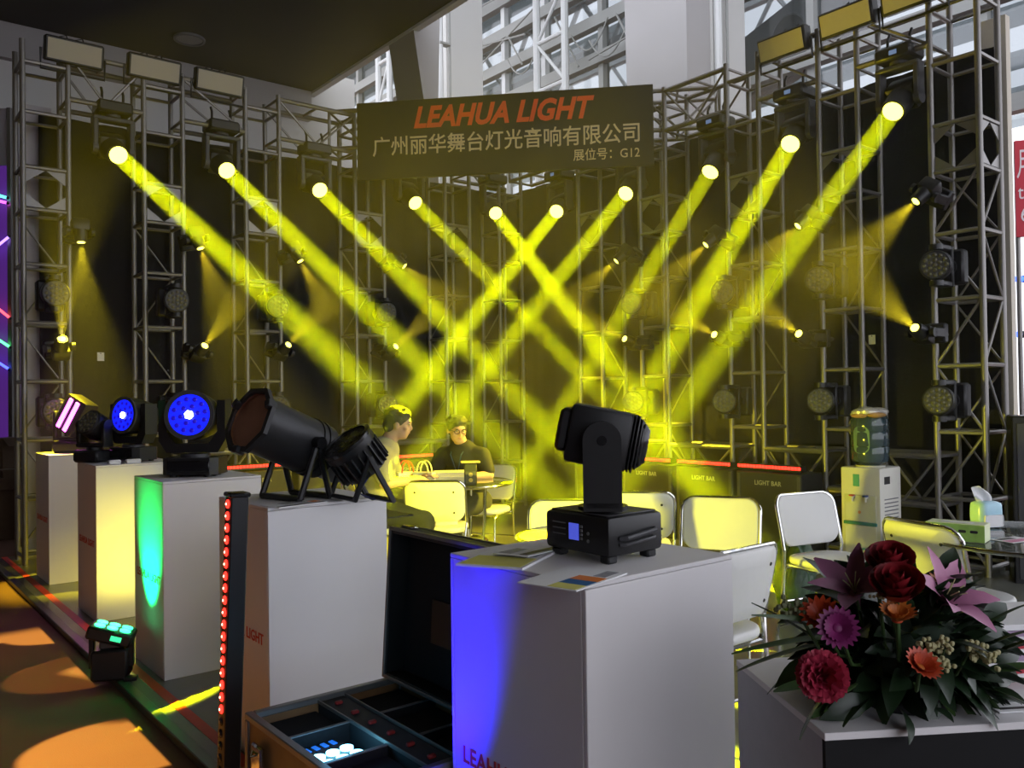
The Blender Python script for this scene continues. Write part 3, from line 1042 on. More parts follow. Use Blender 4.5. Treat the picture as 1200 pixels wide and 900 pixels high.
# ================================================================== BLUE WASH HEADS
BLUEL = mat('lit_blue_lens', (.02, .02, .6), .25, 0, .02, 30, 0, (.004, .012, 1.0), 1.6)
BLUED = mat('dim_blue_cell', (.01, .01, .35), .25, 0, .02, 30, 0, (.015, .005, .55), .7)
WHITEL = mat('lit_white_core', (.9, .9, 1), .25, 0, .02, 30, 0, (.8, .9, 1.0), 7.0)
def wash_big(label, loc, face, s=1.0):
    t = thing('wash_light', label, 'stage light', tuple(loc), 0, 'blue wash lights on pedestals')
    f = V((face[0], face[1], 0)).normalized()
    x = V((-f.y, f.x, 0))
    B0 = frame(V((0, 0, 0)), x * s, -f * s, V((0, 0, s)))
    k = MB(); k.M = B0
    k.prism([(-.145, -.07), (-.11, -.105), (.11, -.105), (.145, -.07), (.145, .07), (.11, .105), (-.11, .105), (-.145, .07)], .012, .10)
    k.build('base', BLACK, t)
    k = MB(); k.M = B0
    k.box((-.11, -.112, .03), (.11, -.104, .085), .004).build('front_panel', BLACKG, t)
    for sx in (-1, 1):
        for sy in (-1, 1):
            k = MB(); k.M = B0
            k.cyl((sx * .09, sy * .07, 0), (sx * .09, sy * .07, .014), .018, None, 12).build('foot', BLACK, t)
    k = MB(); k.M = B0
    k.cyl((0, 0, .10), (0, 0, .118), .075, None, 28).build('pan_collar', DGREY, t)
    # U-shaped yoke cut from plate, seen face on
    out = [(-.175, .40), (-.175, .19), (-.135, .125), (.135, .125), (.175, .19), (.175, .40), (.132, .40), (.132, .235), (.085, .172), (-.085, .172), (-.132, .235), (-.132, .40)]
    k = MB(); k.M = B0
    n = len(out)
    y0, y1 = -.05, .05
    vs = [(a, y0, b) for a, b in out] + [(a, y1, b) for a, b in out]
    fs = []
    strip = [(0, 1, 10, 11), (1, 2, 9, 10), (2, 3, 8, 9), (3, 4, 7, 8), (4, 5, 6, 7)]
    for q in strip:
        fs.append(q)
        fs.append(tuple(i + n for i in q)[::-1])
    fs += [(i, n + i, n + (i + 1) % n, (i + 1) % n) for i in range(n)]
    k.add(vs, fs).build('yoke', BLACK, t, True, 20)
    # head
    P = V((0, 0, .315 * s))
    H = frame(P, x * s, V((0, 0, s)), f * s)
    H = H @ Matrix.Rotation(math.radians(-6), 4, 'X')
    k = MB(); k.M = H
    k.lathe([(.07, -.15), (.105, -.13), (.122, -.04), (.128, .03), (.128, .075), (.118, .085)], 36).build('head', BLACK, t)
    k = MB(); k.M = H
    k.lathe([(.107, .075), (.128, .075), (.13, .092), (.109, .092)], 36, True).build('lens_ring', DGREY, t)
    k = MB(); k.M = H
    ln = k.cyl((0, 0, .076), (0, 0, .086), .107, None, 36).build('lens', BLUEL, t, label='glowing blue lens face')
    for ring, cnt in ((.045, 6), (.083, 12)):
        for i in range(cnt):
            a = i * 2 * math.pi / cnt + .2
            k = MB(); k.M = H
            k.ball((ring * math.cos(a), ring * math.sin(a), .086), (.014, .014, .006), 10, 5).build('lens_cell', BLUED, ln)
    k = MB(); k.M = H
    k.cyl((0, 0, .086), (0, 0, .094), .024, None, 6).build('core_led', WHITEL, ln, label='white hexagonal core')
    lamp('blue_glow', 'SPOT', H @ V((0, 0, .11)), (H.to_3x3() @ V((0, 0, 1))), 3.0, (.05, .08, 1), t, spot_size=math.radians(100), spot_blend=.8, shadow_soft_size=.08)
    return t
p = onz(234, 554, 1.0)
pc = bw(4.34 + .24, 1.285 + .24)
wash_big('round blue-lit wash light on the pedestal with the green streak', (pc.x, pc.y, 1.0), (.0, -1), 1.0)
pb = bw(5.76 + .25, 1.305 + .29)
wash_big('round blue-lit wash light on the yellow-lit pedestal', (pb.x, pb.y, 1.0), (-.45, -.9), 0.95)
# small unlit head beside it and little boxes on the same pedestal
pb2 = bw(5.76 + .38, 1.305 + .08)
head_fixture('mini_moving_head', 'small black moving head at the left end of the yellow-lit pedestal', 'stage light', None,
             V((pb2.x, pb2.y, 1.24)), V((-.2, -.5, .3)), V((pb2.x, pb2.y, 1.045)), (0, 0, 1), .72, 'wash')
for k_, (da, db, L, lab) in enumerate(((.05, .12, .07, 'small pale block, left of the two at the yellow pedestal edge'),
                                       (.04, .23, .09, 'small pale block, right of the two at the yellow pedestal edge'))):
    q = bw(5.76 + da, 1.305 + db, 1.0)
    t = thing('connector_block', lab, 'block', tuple(q), TH, 'pale blocks on a pedestal')
    MB().box((-L / 2, -.02, 0), (L / 2, .02, .028), .005).build('body', PAPER, t)
    MB().box((-L / 2 - .006, -.014, .006), (-L / 2, .014, .022), .002).build('plug', GREYP, t)

# pink strip light on the farthest pedestal
PINK = mat('lit_pink_tube', (.9, .2, .8), .3, 0, .02, 30, 0, (1.0, .12, .95), 6.0)
pa = bw(7.18 + .25, 1.30 + .24)
t = thing('strip_strobe_light', 'black light with two glowing pink strips on the farthest left pedestal', 'stage light', (pa.x, pa.y, 1.0), 0)
k = MB(); k.box((-.14, -.11, .0), (.14, .11, .09), .02).build('base', BLACK, t)
k = MB()
k.box((-.16, -.05, .09), (.16, .05, .12), .01)
for sx in (-1, 1):
    a0, a1 = sorted((sx * .13, sx * .165))
    k.box((a0, -.045, .09), (a1, .045, .33), .01)
k.build('yoke', BLACK, t)
fv = V((-.25, -.95, .1)).normalized()
HF = look((-.0, -.0, .29), fv) @ Matrix.Rotation(math.radians(-28), 4, 'Z')
k = MB(); k.M = HF
k.box((-.11, -.15, -.08), (.11, .15, .08), .03, 2).build('head', BLACK, t)
for sx in (-1, 1):
    k = MB(); k.M = HF
    k.box((sx * .035 - .02, -.125, .078), (sx * .035 + .02, .125, .09), .006).build('strip', PINK, t, label='glowing pink strip')
lamp('pink_glow', 'AREA', HF @ V((0, 0, .12)), fv, 5.0, (1, .15, .9), t, shape='RECTANGLE', size=.12, size_y=.25)

# ================================================================== PAR CAN AND LED PAR ON THE SECOND PEDESTAL
PARB = mat('satin_black_steel', (.022, .022, .024), .38, 0.3, .1, 30)
RIM = mat('warm_lamp_reflector', (.42, .20, .13), .3, .8, .1, 30)
pA, pB = at(294, 493, 3.24), at(396, 539, 3.56)
ax = (pB - pA).normalized()
foot = at(345, 583, 3.45)
t = thing('par_can', 'long black par can with colour frame, tilted up on the second pedestal', 'stage light', (foot.x, foot.y, 1.0), 0)
o = V((foot.x, foot.y, 1.0))
x0 = ax.cross(V((0, 0, 1))).normalized()
F = frame(pA - o, x0, ax.cross(x0), ax)
Lp = (pB - pA).length
k = MB(); k.M = F
k.lathe([(.112, .0), (.116, .0), (.116, .02), (.112, .022), (.112, .27), (.117, .272), (.117, .285), (.112, .287), (.112, .30), (.117, .302), (.117, .315), (.112, .318), (.112, .35)], 36).build('barrel', PARB, t)
k = MB(); k.M = F
k.lathe([(.112, .35), (.098, .37), (.095, Lp + .02), (.075, Lp + .06), (.03, Lp + .075)], 32).build('rear_cap', PARB, t)
k = MB(); k.M = F
k.lathe([(.104, -.001), (.110, -.004), (.110, .0), (.104, .002)], 32, True).build('inner_rim', RIM, t)
k = MB(); k.M = F
k.cyl((0, 0, -.0005), (0, 0, .002), .103, None, 32).build('lamp_face', RIM, t, label='coppery lamp glass')
# octagonal frame and its clips
oc = []
for i in range(8):
    a = math.pi / 8 + i * math.pi / 4
    oc.append(((.128 / math.cos(math.pi / 8)) * math.cos(a), (.128 / math.cos(math.pi / 8)) * math.sin(a)))
k = MB(); k.M = F
vs = [(x, y, -.014) for x, y in oc] + [(x, y, .004) for x, y in oc] + [(x * .84, y * .84, -.014) for x, y in oc] + [(x * .84, y * .84, .004) for x, y in oc]
fs = []
for i in range(8):
    j = (i + 1) % 8
    fs += [(i, j, 8 + j, 8 + i), (16 + j, 16 + i, 24 + i, 24 + j), (i, 16 + i, 16 + j, j), (8 + i, 8 + j, 24 + j, 24 + i)]
k.add(vs, fs).build('colour_frame', PARB, t, True, 20)
for a in (90, 210, 330):
    k = MB(); k.M = F @ Matrix.Rotation(math.radians(a), 4, 'Z')
    k.box((.108, -.018, -.03), (.136, .018, .012), .004).build('frame_clip', PARB, t)
# floor yoke: two U brackets
hp = F @ V((0, 0, .235))
for j, dd in enumerate((-.055, .10)):
    k = MB()
    for sx in (-1, 1):
        top = hp + x0 * (sx * .125)
        k.M = Matrix.Identity(4)
        bt = V((top.x + ax.x * dd - .03, top.y + ax.y * dd, .012))
        k.tube([top, bt], .013, 8)
    bl = hp - x0 * .125
    br = hp + x0 * .125
    k.tube([(bl.x + ax.x * dd - .03, bl.y + ax.y * dd, .012), (br.x + ax.x * dd - .03, br.y + ax.y * dd, .012)], .013, 8)
    k.build('floor_bracket', PARB, t)
for sx in (-1, 1):
    k = MB(); k.M = Matrix.Identity(4)
    q = hp + x0 * (sx * .115)
    k.cyl(tuple(q), tuple(hp + x0 * (sx * .15)), .024, None, 14).build('tilt_knob', BLACKG, t)

pC = at(408, 521, 3.30)
fv = V((-.50, -.36, .80)).normalized()
foot = at(400, 588, 3.3)
t = thing('led_par', 'flat black LED par light tilted upward at the right end of the second pedestal', 'stage light', (foot.x, foot.y, 1.0), 0)
o = V((foot.x, foot.y, 1.0))
x0 = V((0, 0, 1)).cross(fv).normalized()
F = frame(pC - o, x0, fv.cross(x0), fv)
k = MB(); k.M = F
k.lathe([(.04, -.14), (.085, -.13), (.098, -.03), (.104, -.02), (.104, .012), (.096, .016)], 36).build('housing', BLACK, t)
k = MB(); k.M = F
k.lathe([(.088, .006), (.104, .006), (.107, .02), (.09, .022)], 36, True).build('rim', BLACKG, t)
k = MB(); k.M = F
lens = k.cyl((0, 0, .004), (0, 0, .012), .09, None, 32).build('lens_plate', DGREY, t)
for ring, cnt in ((0, 1), (.034, 6), (.068, 12)):
    for i in range(cnt):
        a = i * 2 * math.pi / cnt
        k = MB(); k.M = F
        k.ball((ring * math.cos(a), ring * math.sin(a), .012), (.014, .014, .006), 8, 4).build('lens_cell', DARKGLASS, lens)
for i in range(22):
    a = i * 2 * math.pi / 22
    k = MB(); k.M = F @ Matrix.Rotation(a, 4, 'Z')
    k.box((.09, -.003, -.12), (.108, .003, -.025), .001).build('cooling_fin', BLACK, t, False)
for j, dd in enumerate((-.06, .09)):
    k = MB()
    c = F @ V((0, 0, -.06))
    pts = []
    for sx in (-1, 1):
        q = c + x0 * (sx * .112)
        b_ = V((q.x + dd, q.y - dd * .25, .012))
        pts.append((q, b_))
    k.tube([pts[0][0], pts[0][1], pts[1][1], pts[1][0]], .012, 8)
    k.build('stand_bracket', BLACK, t)
k = MB()
k.tube([F @ V((.02, 0, -.14)), V((.06, .03, .03)), V((.12, .0, .008)), V((.16, .06, .008))], .005, 8).build('cable', mat('blue_black_cable', (.02, .03, .12), .4), t)

# ================================================================== TALL RED LED BAR
p = onz(268, 905, .03)
pt = at(278, 578, 2.92)
base = V((at(266, 940, 2.90).x, 2.90, .0))
t = thing('upright_led_bar', 'tall upright black bar with a column of glowing red LEDs', 'light bar', (base.x, base.y, 0), 0)
up = (pt - base).normalized()
Lb = (pt - base).length
fx = V((-.80, -.60, 0))
fx = (fx - up * fx.dot(up)).normalized()
F = frame(V((0, 0, 0)), fx, up.cross(fx), up)
k = MB(); k.M = F
k.box((-.03, -.032, .012), (.03, .032, Lb), .004).build('housing', BLACK, t)
k = MB(); k.M = F
k.box((-.036, -.036, Lb - .012), (.036, .036, Lb + .004), .004).build('end_cap', BLACKG, t)
k = MB(); k.M = F
k.box((-.07, -.06, 0), (.07, .06, .014), .004).build('base_plate', BLACK, t)
for i in range(25):
    z = Lb - .035 - i * .0405
    k = MB(); k.M = F
    lit = i < 18
    k.ball((.031, 0, z), (.006, .015, .0155), 12, 6).build('led_lens', LENS_R if lit else DARKGLASS, t)
    if lit:
        k = MB(); k.M = F
        k.ball((.036, 0, z), (.004, .004, .0045), 8, 5).build('led_core', mat('hot_led_core', (1, .5, .4), .3, 0, .02, 30, 0, (1, .45, .3), 6.0), t)

# ================================================================== FLOOR UPLIGHTS
GREENL = mat('lit_green_led', (.1, .8, .4), .3, 0, .02, 30, 0, (.05, 1.0, .35), 3.5)
UPL = None
def uplight(label, loc, rz, ledm, disp, power, col, aim, size, lab2=None, tiltv=18):
    global UPL
    t = UPL = thing('floor_uplight', label, 'stage light', tuple(loc), rz, 'small uplights')
    k = MB(); k.box((-.085, -.075, .0), (.085, .075, .15), .012).build('body', BLACK, t)
    k = MB(); k.box((-.05, -.045, .148), (.05, .045, .19), .008).build('neck', DGREY, t)
    H = Matrix.Translation((0, 0, .215)) @ Matrix.Rotation(math.radians(tiltv), 4, 'Y')
    k = MB(); k.M = H
    k.box((-.105, -.08, -.032), (.105, .08, .032), .01).build('head', BLACK, t)
    for i in range(3):
        for j in range(2):
            k = MB(); k.M = H
            c = (-.06 + i * .06, -.032 + j * .064, .032)
            k.cyl((c[0], c[1], .03), (c[0], c[1], .038), .026, None, 14).build('led_lens', ledm, t)
    k = MB(); k.M = H
    k.box((.01, -.0815, -.012), (.06, -.079, .012)).build('display', disp, t, False)
    for sx in (-1, 1):
        k = MB(); k.box((sx * .09 - .012, -.02, .05), (sx * .09 + .012, .02, .2), .004).build('hinge', BLACK, t)
    k = MB(); k.box((.07, -.1, 0), (.13, -.05, .018), .004).build('tail_plug', BLACK, t)
    if power:
        q = H @ V((0, 0, .06))
        d = Matrix.Rotation(-rz, 3, 'Z') @ V(aim)
        lamp('uplight_beam', 'SPOT', q, d, power, col, t, spot_size=math.radians(size), spot_blend=.75, shadow_soft_size=.03)
    return t
q = bw(4.56, 1.10)
uplight('small black uplight with green LEDs on the floor before the second pedestal row', (q.x, q.y, .036), .25, GREENL,
        mat('green_display', (.02, .3, .1), .3, 0, .02, 30, 0, (.05, 1, .4), 1.2), 110.0, (.0, 1.0, .16), E2 * .75 + V((0, 0, 1)), 66)
q = bw(1.72, 1.03)
uplight('small black uplight with blue LEDs on the floor beside the nearest pedestal', (q.x, q.y, .0), .6, BLUEL, BLUED, 75.0, (.012, .0, 1.0), E2 * .34 + E1 * .20 + V((0, 0, 1)), 56, tiltv=10)
q = bw(5.22, 1.60)
uplight('small uplight with yellow LEDs hidden behind the green-streaked pedestal', (q.x, q.y, .03), TH, LENS_Y, LENS_Y, 26.0, (1, .86, .08), E1 * 1.0 - E2 * .25 + V((0, 0, .3)), 84, tiltv=0)
q = bw(3.95, 1.98)  # unseen box added to lift the wash lamp above the chair seats
t = thing('lamp_riser', 'black box added out of sight behind the par can pedestal to raise a lamp', 'box', (q.x, q.y, .03), TH)
MB().box((-.15, -.15, .0), (.15, .15, .44), .006).build('body', CASEB, t, False)
for sx in (-1, 1):
    for sy in (-1, 1):
        MB().box((sx * .142 - .014, sy * .142 - .014, 0), (sx * .142 + .014, sy * .142 + .014, .446), .003).build('corner_edge', ALU, t, False)
uplight('small yellow wash light on the added box behind the par can pedestal', (q.x, q.y, .478), TH, LENS_Y, LENS_Y, 420.0, (1, .93, .03), E2 * 1.0 - E1 * .1 + V((0, 0, -.06)), 130, tiltv=0)
MB().box((-.10, -.32, .330), (.30, .32, .338), .002).build('added_flap', BLACK, UPL, False)  # unseen flap added over the lamp to stop its upward light

# ================================================================== FLIGHT CASE
CW, CL, CH = .54, .68, .45
c0 = bw(1.84, .985)
t = thing('flight_case', 'open wooden flight case with silver edges and black foam compartments', 'case', (c0.x, c0.y, 0), TH)
WOODP = mat('brown_case_ply', (.22, .12, .05), .45, 0, .25, 18)
FOAM = mat('black_foam', (.010, .010, .012), .9, 0, .3, 90)
MB().box((0, 0, .02), (CW, CL, .035)).build('bottom', WOODP, t, False)
for nm, lo, hi in (('side_panel', (0, 0, .03), (.012, CL, CH)), ('side_panel', (CW - .012, 0, .03), (CW, CL, CH)), ('end_panel', (.012, 0, .03), (CW - .012, .012, CH)), ('end_panel', (.012, CL - .012, .03), (CW - .012, CL, CH))):
    MB().box(lo, hi).build(nm, WOODP, t, False)
for lo, hi in (((-.006, -.006, CH - .012), (.02, CL + .006, CH + .008)), ((CW - .02, -.006, CH - .012), (CW + .006, CL + .006, CH + .008)), ((.02, -.006, CH - .012), (CW - .02, .02, CH + .008)), ((.02, CL - .02, CH - .012), (CW - .02, CL + .006, CH + .008))):
    MB().box(lo, hi, .003).build('rim_edge', ALU, t, False)
for x in (-.006, CW - .018):
    for y in (-.006, CL - .018):
        MB().box((x, y, .02), (x + .024, y + .024, CH - .012), .003).build('corner_edge', ALU, t, False)
MB().box((.014, .014, .20), (CW - .014, CL - .014, .30)).build('foam_floor', FOAM, t, False)
for x0, x1 in ((.014, .219), (.321, CW - .014)):
    for y0, y1 in ((.014, .229), (.241, .449), (.461, CL - .014)):
        if not (x0 < .1 and .2 < y0 < .3):
            MB().box((x0, y0, .301), (x1, y1, CH - .035), .004).build('foam_block', FOAM, t, False)
s0, s1 = .225, .315
MB().box((s0, .014, .30), (s1, CL - .014, CH - .008), .004).build('centre_tray', mat('charcoal_tray', (.03, .03, .034), .7), t, False)
for x in (s0 - .004, s1):
    MB().box((x, .014, CH - .012), (x + .004, CL - .014, CH), .001).build('tray_edge', ALU, t, False)
for y in (.235, .455):
    for x0, x1 in ((.014, s0 - .004), (s1 + .004, CW - .014)):
        MB().box((x0, y - .005, .30), (x1, y + .005, CH - .01)).build('divider', FOAM, t, False)
        MB().box((x0, y - .006, CH - .011), (x1, y + .006, CH - .008)).build('divider_edge', GREYP, t, False)
for i in range(6):
    MB().box((s0 + .028, .07 + i * .105, CH - .009), (s0 + .052, .085 + i * .105, CH + .002), .003).build('red_tab', mat('red_tab', (.25, .02, .02), .5), t)
k = MB()
k.box((-.022, CL * .78, .30), (-.006, CL * .78 + .07, .40), .006)
k.tube([(-.016, CL * .78 + .01, .38), (-.034, CL * .78 + .035, .37), (-.016, CL * .78 + .06, .38)], .004, 6)
k.build('latch', CHROME, t)
LM = Matrix.Translation((CW, 0, CH + .012)) @ Matrix.Rotation(math.radians(4), 4, 'Y')
lid = MB(); lid.M = LM
lid.box((.0, 0, 0), (.012, CL, .49))
lid_o = lid.build('lid', WOODP, t, False)
k = MB(); k.M = LM
k.box((-.004, .014, .014), (.0, CL - .014, .476)).build('lid_lining', FOAM, lid_o, False)
for lo, hi in (((-.07, -.004, 0), (.014, .014, .49)), ((-.07, CL - .014, 0), (.014, CL + .004, .49)), ((-.07, .014, .476), (.014, CL - .014, .494)), ((-.07, .014, 0), (.014, CL - .014, .014))):
    k = MB(); k.M = LM
    k.box(lo, hi, .002).build('lid_frame', CASEB, lid_o, False)
for lo, hi in (((-.074, -.006, .486), (-.06, CL + .006, .498)), ((.004, -.006, .486), (.018, CL + .006, .498)), ((-.074, CL - .006, 0), (-.06, CL + .006, .49)), ((-.074, -.006, -.004), (-.06, CL + .006, .008))):
    k = MB(); k.M = LM
    k.box(lo, hi, .002).build('lid_edge', ALU, lid_o, False)
k = MB(); k.M = LM
k.box((-.003, .2, .14), (-.008, .5, .28)).build('lid_pad', CASEB, lid_o, False)
k = MB(); k.M = LM
k.box((-.05, CL - .09, .496), (-.01, CL - .03, .505), .004).build('lid_catch', CHROME, lid_o)
for y in (.12, CL - .2):
    k = MB(); k.cyl((CW + .006, y, CH + .008), (CW + .006, y + .08, CH + .008), .008, None, 10).build('hinge', CHROME, t)
# battery light with cyan LEDs lying in the near compartment
CYAN = mat('lit_cyan_led', (.4, .8, 1), .3, 0, .02, 30, 0, (.25, .75, 1.0), 6.0)
q = Matrix.Rotation(TH, 4, 'Z') @ V((.11, .345, 0)) + c0
t = thing('battery_light', 'black battery light with three cyan LEDs lying in the flight case', 'stage light', (q.x, q.y, .302), TH + .1)
k = MB(); k.box((-.075, -.09, 0), (.075, .09, .11), .012).build('body', BLACK, t)
for i in range(3):
    for j in range(2):
        c = (-.045 + i * .045, -.055 + j * .05)
        k = MB(); k.cyl((c[0], c[1], .108), (c[0], c[1], .116), .019, None, 16).build('led_lens', CYAN, t)
for i in range(4):
    k = MB(); k.box((-.05 + i * .028, .045, .109), (-.034 + i * .028, .075, .113), .002).build('button', mat('blue_button', (.02, .1, .4), .3, 0, .02, 30, 0, (.02, .2, .9), .7), t)
lamp('cyan_glow', 'POINT', (0, -.03, .17), (0, 0, 1), .5, (.15, .6, 1), t, shadow_soft_size=.04)

# ================================================================== CHAIRS
def rrect(w, h, r, n=6):
    pts = []
    for cx, cy, a0 in ((w / 2 - r, h / 2 - r, 0), (-w / 2 + r, h / 2 - r, 90), (-w / 2 + r, -h / 2 + r, 180), (w / 2 - r, -h / 2 + r, 270)):
        for i in range(n + 1):
            a = math.radians(a0 + 90 * i / n)
            pts.append((cx + r * math.cos(a), cy + r * math.sin(a)))
    return pts

def cushion(poly, th, edge, curve=None):
    """rounded pad: stacked outlines, domed a little"""
    n = len(poly)
    vs, fs = [], []
    rings = [(-th / 2, 1 - edge * 1.3), (-th / 2 + th * .12, 1 - edge * .4), (-th * .1, 1), (th * .15, 1), (th / 2 - th * .12, 1 - edge * .4), (th / 2, 1 - edge * 1.3), (th / 2 + th * .08, .6)]
    for z, s in rings:
        for x, y in poly:
            vs.append((x * s, y * s, z))
    for k in range(len(rings) - 1):
        for i in range(n):
            j = (i + 1) % n
            fs.append((k * n + i, k * n + j, (k + 1) * n + j, (k + 1) * n + i))
    fs.append(tuple(range(n))[::-1])
    fs.append(tuple(range((len(rings) - 1) * n, len(rings) * n)))
    if curve:
        vs = [curve(v) for v in vs]
    return vs, fs

def make_chair(label, loc, face):
    """faces local +y; origin on the floor under the seat"""
    rz = math.atan2(face[1], face[0]) - math.pi / 2
    t = thing('visitor_chair', label, 'chair', (loc[0], loc[1], .03), rz, 'white chrome-framed chairs')
    k = MB(); k.M = Matrix.Translation((0, .01, .435))
    k.add(*cushion(rrect(.41, .40, .13, 8), .042, .05)).build('seat', VINYL, t, True, 60)
    tb = math.radians(13)
    BM = Matrix.Translation((0, -.215, .635)) @ Matrix.Rotation(tb, 4, 'X') @ Matrix.Rotation(math.radians(90), 4, 'X')
    cv = lambda v: (v[0], v[1], v[2] + .9 * v[0] * v[0] * -1)
    k = MB(); k.M = BM
    bk = k.add(*cushion(rrect(.415, .285, .07, 7), .026, .04, cv)).build('backrest', VINYL, t, True, 60)
    for sx in (-1, 1):
        for sz in (-1, 1):
            k = MB(); k.M = BM
            x, y = sx * .135, sz * .075
            zz = -.9 * x * x
            k.cyl((x, y, zz + .012), (x, y, zz + .0165), .0075, None, 10)
            k.build('screw', BLACK, bk)
    # chrome arch around the back, carried down as rear legs
    arch = []
    for (x, y) in [(-.215, -.16)] + [(-.215, y) for y in (-.1, 0, .06)] + [(-.215 + .075 * (1 - math.cos(a)), .075 + .075 * math.sin(a)) for a in (0.2, .6, 1.0, 1.35)]:
        arch.append((x, y))
    arch += [(-x, y) for x, y in arch[::-1]]
    pts = [BM @ V((x, y, -.9 * x * x + .0)) for x, y in arch]
    MB().tube(pts, .0095, 8).build('back_frame', CHROME, t)
    for sx in (-1, 1):
        pe = pts[0] if sx < 0 else pts[-1]
        MB().tube([pe, V((sx * .205, -.15, .40)), V((sx * .205, -.17, .20)), V((sx * .21, -.215, 0))], .0095, 8).build('leg', CHROME, t, label=None)
        MB().tube([(sx * .19, -.14, .405), (sx * .19, .13, .408), (sx * .19, .175, .39), (sx * .195, .195, .2), (sx * .20, .215, 0)], .0095, 8).build('leg', CHROME, t)
        MB().cyl((sx * .20, .215, 0), (sx * .20, .214, .02), .013, None, 8).build('leg_cap', BLACK, t)
    MB().tube([(-.19, .12, .40), (.19, .12, .40)], .008, 6).build('seat_rail', CHROME, t)
    MB().tube([(-.2, -.145, .39), (.2, -.145, .39)], .008, 6).build('seat_rail', CHROME, t)
    MB().tube([(-.205, -.165, .2), (.205, -.165, .2)], .007, 6).build('stretcher', CHROME, t)
    return t

def fwd(p, f, d):
    n = math.hypot(*f)
    return (p[0] + f[0] / n * d, p[1] + f[1] / n * d)
CH = [
    ('white chair with its back to us, before the table with the bags', (-.55, 5.92), (.05, 1)),
    ('white chair behind the big moving head, its back toward us', (.745, 5.10), (.10, 1)),
    ('white chair mostly hidden behind the round bright table', (.30, 4.74), (-.1, -1)),
    ('white chair facing us, between the moving head and the water cooler', (1.16, 4.78), (-.40, -.92)),
    ('pale white chair facing us with open seat, nearest the water cooler', (1.66, 4.92), (.42, -.91)),
    ('nearest white chair, its grey back turned to us beside the front pedestal', (.875, 3.22), tuple(E1[:2])),
    ('bright yellow-lit white chair pulled up to the glass table with tissues', (1.78, 3.78), (.93, .36)),
    ('white chair the person in the dark polo sits on', (-.16, 7.28), (-.42, -.91)),
    ('white chair the person in the grey shirt sits on', (-1.20, 6.12), (1, .05)),
]
for lab, back, f in CH:
    make_chair(lab, fwd(back, f, .22), f)

# ================================================================== ROUND TABLES
TGLASS = mat('table_glass', (.30, .34, .33), .04, 0, .02, 10, 0, None, 0, .75, 0, 1.45)
TWHITE = mat('white_table_top', (.72, .72, .70), .2, 0, .02, 10)
def round_table(label, c, r, top, h=.75):
    t = thing('round_table', label, 'table', (c[0], c[1], .03), .5)
    h -= .03
    MB().lathe([(r - .012, h - .012), (r - .004, h - .010), (r - .004, h - .002), (r - .012, h)], 48).build('table_top', top, t, True, 30)
    MB().tube([(r * math.cos(i * math.pi / 24), r * math.sin(i * math.pi / 24), h - .008) for i in range(48)], .010, 8, True).build('rim', CHROME, t)
    for i in range(4):
        a = i * math.pi / 2 + .6
        c_, s_ = math.cos(a), math.sin(a)
        MB().tube([(c_ * r * .62, s_ * r * .62, h - .014), (c_ * r * .60, s_ * r * .60, h * .6), (c_ * r * .55, s_ * r * .55, .25), (c_ * r * .78, s_ * r * .78, 0.005)], .014, 8).build('leg', CHROME, t)
    MB().tube([(r * .56 * math.cos(i * math.pi / 18), r * .56 * math.sin(i * math.pi / 18), .27) for i in range(36)], .010, 8, True).build('lower_ring', CHROME, t)
    return t
round_table('round glass table with bags and boxes between the two seated people', (-.46, 6.52), .45, TGLASS)
round_table('small round table with a glaring bright top behind the front pedestal', (.345, 3.97), .33, TWHITE)
T3 = onz(1212, 629, .75)
round_table('round glass table holding tissue boxes at the right edge', (T3.x, T3.y), .46, TGLASS)

# ------------------------------------------------------------------ things on the left table
def gift_bag(label, p, rz, m, hm):
    t = thing('gift_bag', label, 'bag', tuple(p), rz, 'paper bags on the table')
    k = MB()
    vs = [(-.07, -.04, 0), (.07, -.04, 0), (.07, .04, 0), (-.07, .04, 0), (-.075, -.035, .10), (.075, -.035, .10), (.075, .035, .10), (-.075, .035, .10)]
    k.add(vs, [(3, 2, 1, 0), (0, 1, 5, 4), (1, 2, 6, 5), (2, 3, 7, 6), (3, 0, 4, 7), (4, 5, 6, 7)]).build('bag_body', m, t, False)
    for y in (-.035, .035):
        MB().tube([(.045 * math.cos(math.pi * i / 10), y, .095 + .085 * math.sin(math.pi * i / 10)) for i in range(11)], .006, 6).build('handle', hm, t)
    return t
BAGW = mat('white_bag_paper', (.78, .76, .70), .5)
gift_bag('white paper bag with red handles on the left table', at(476, 563, 6.26) * 1 + V((0, 0, 0)) if False else V((at(476, 560, 6.28).x, 6.28, .752)), .5, BAGW, mat('red_cord', (.6, .06, .03), .5))
gift_bag('white paper bag with pale yellow handles on the left table', V((at(497, 560, 6.22).x, 6.24, .752)), -.3, BAGW, mat('cream_cord', (.75, .68, .4), .5))
p = V((at(530, 560, 6.50).x, 6.52, .752))
t = thing('catalogue_stack', 'stack of white catalogues on the left table', 'catalogues', tuple(p), .12)
for i in range(5):
    slab('catalogue', (.006 * math.sin(i * 2.3), .005 * math.cos(i * 1.7), .008 + i * .0155), (.28, .21, .0145), PAPER if i % 2 == 0 else BAGW, t, .05 * math.sin(i * 3))
p = V((at(552, 560, 6.3).x, 6.22, .752))
t = thing('power_box', 'small black box with two round sockets on the left table', 'box', tuple(p), .1)
MB().box((-.045, -.04, 0), (.045, .04, .165), .006).build('body', BLACK, t)
MB().box((-.038, -.043, .02), (.038, -.039, .105), .003).build('face_plate', DGREY, t)
for z in (.042, .082):
    MB().cyl((0, -.048, z), (0, -.042, z), .015, None, 14).build('socket', mat('brass_socket', (.5, .4, .15), .3, .8), t)
MB().box((-.07, -.05, .166), (.07, .05, .176), .003).build('lid_plate', mat('pale_lid', (.7, .55, .2), .4), t)
p = V((at(537, 552, 6.45).x, 6.20, .752))
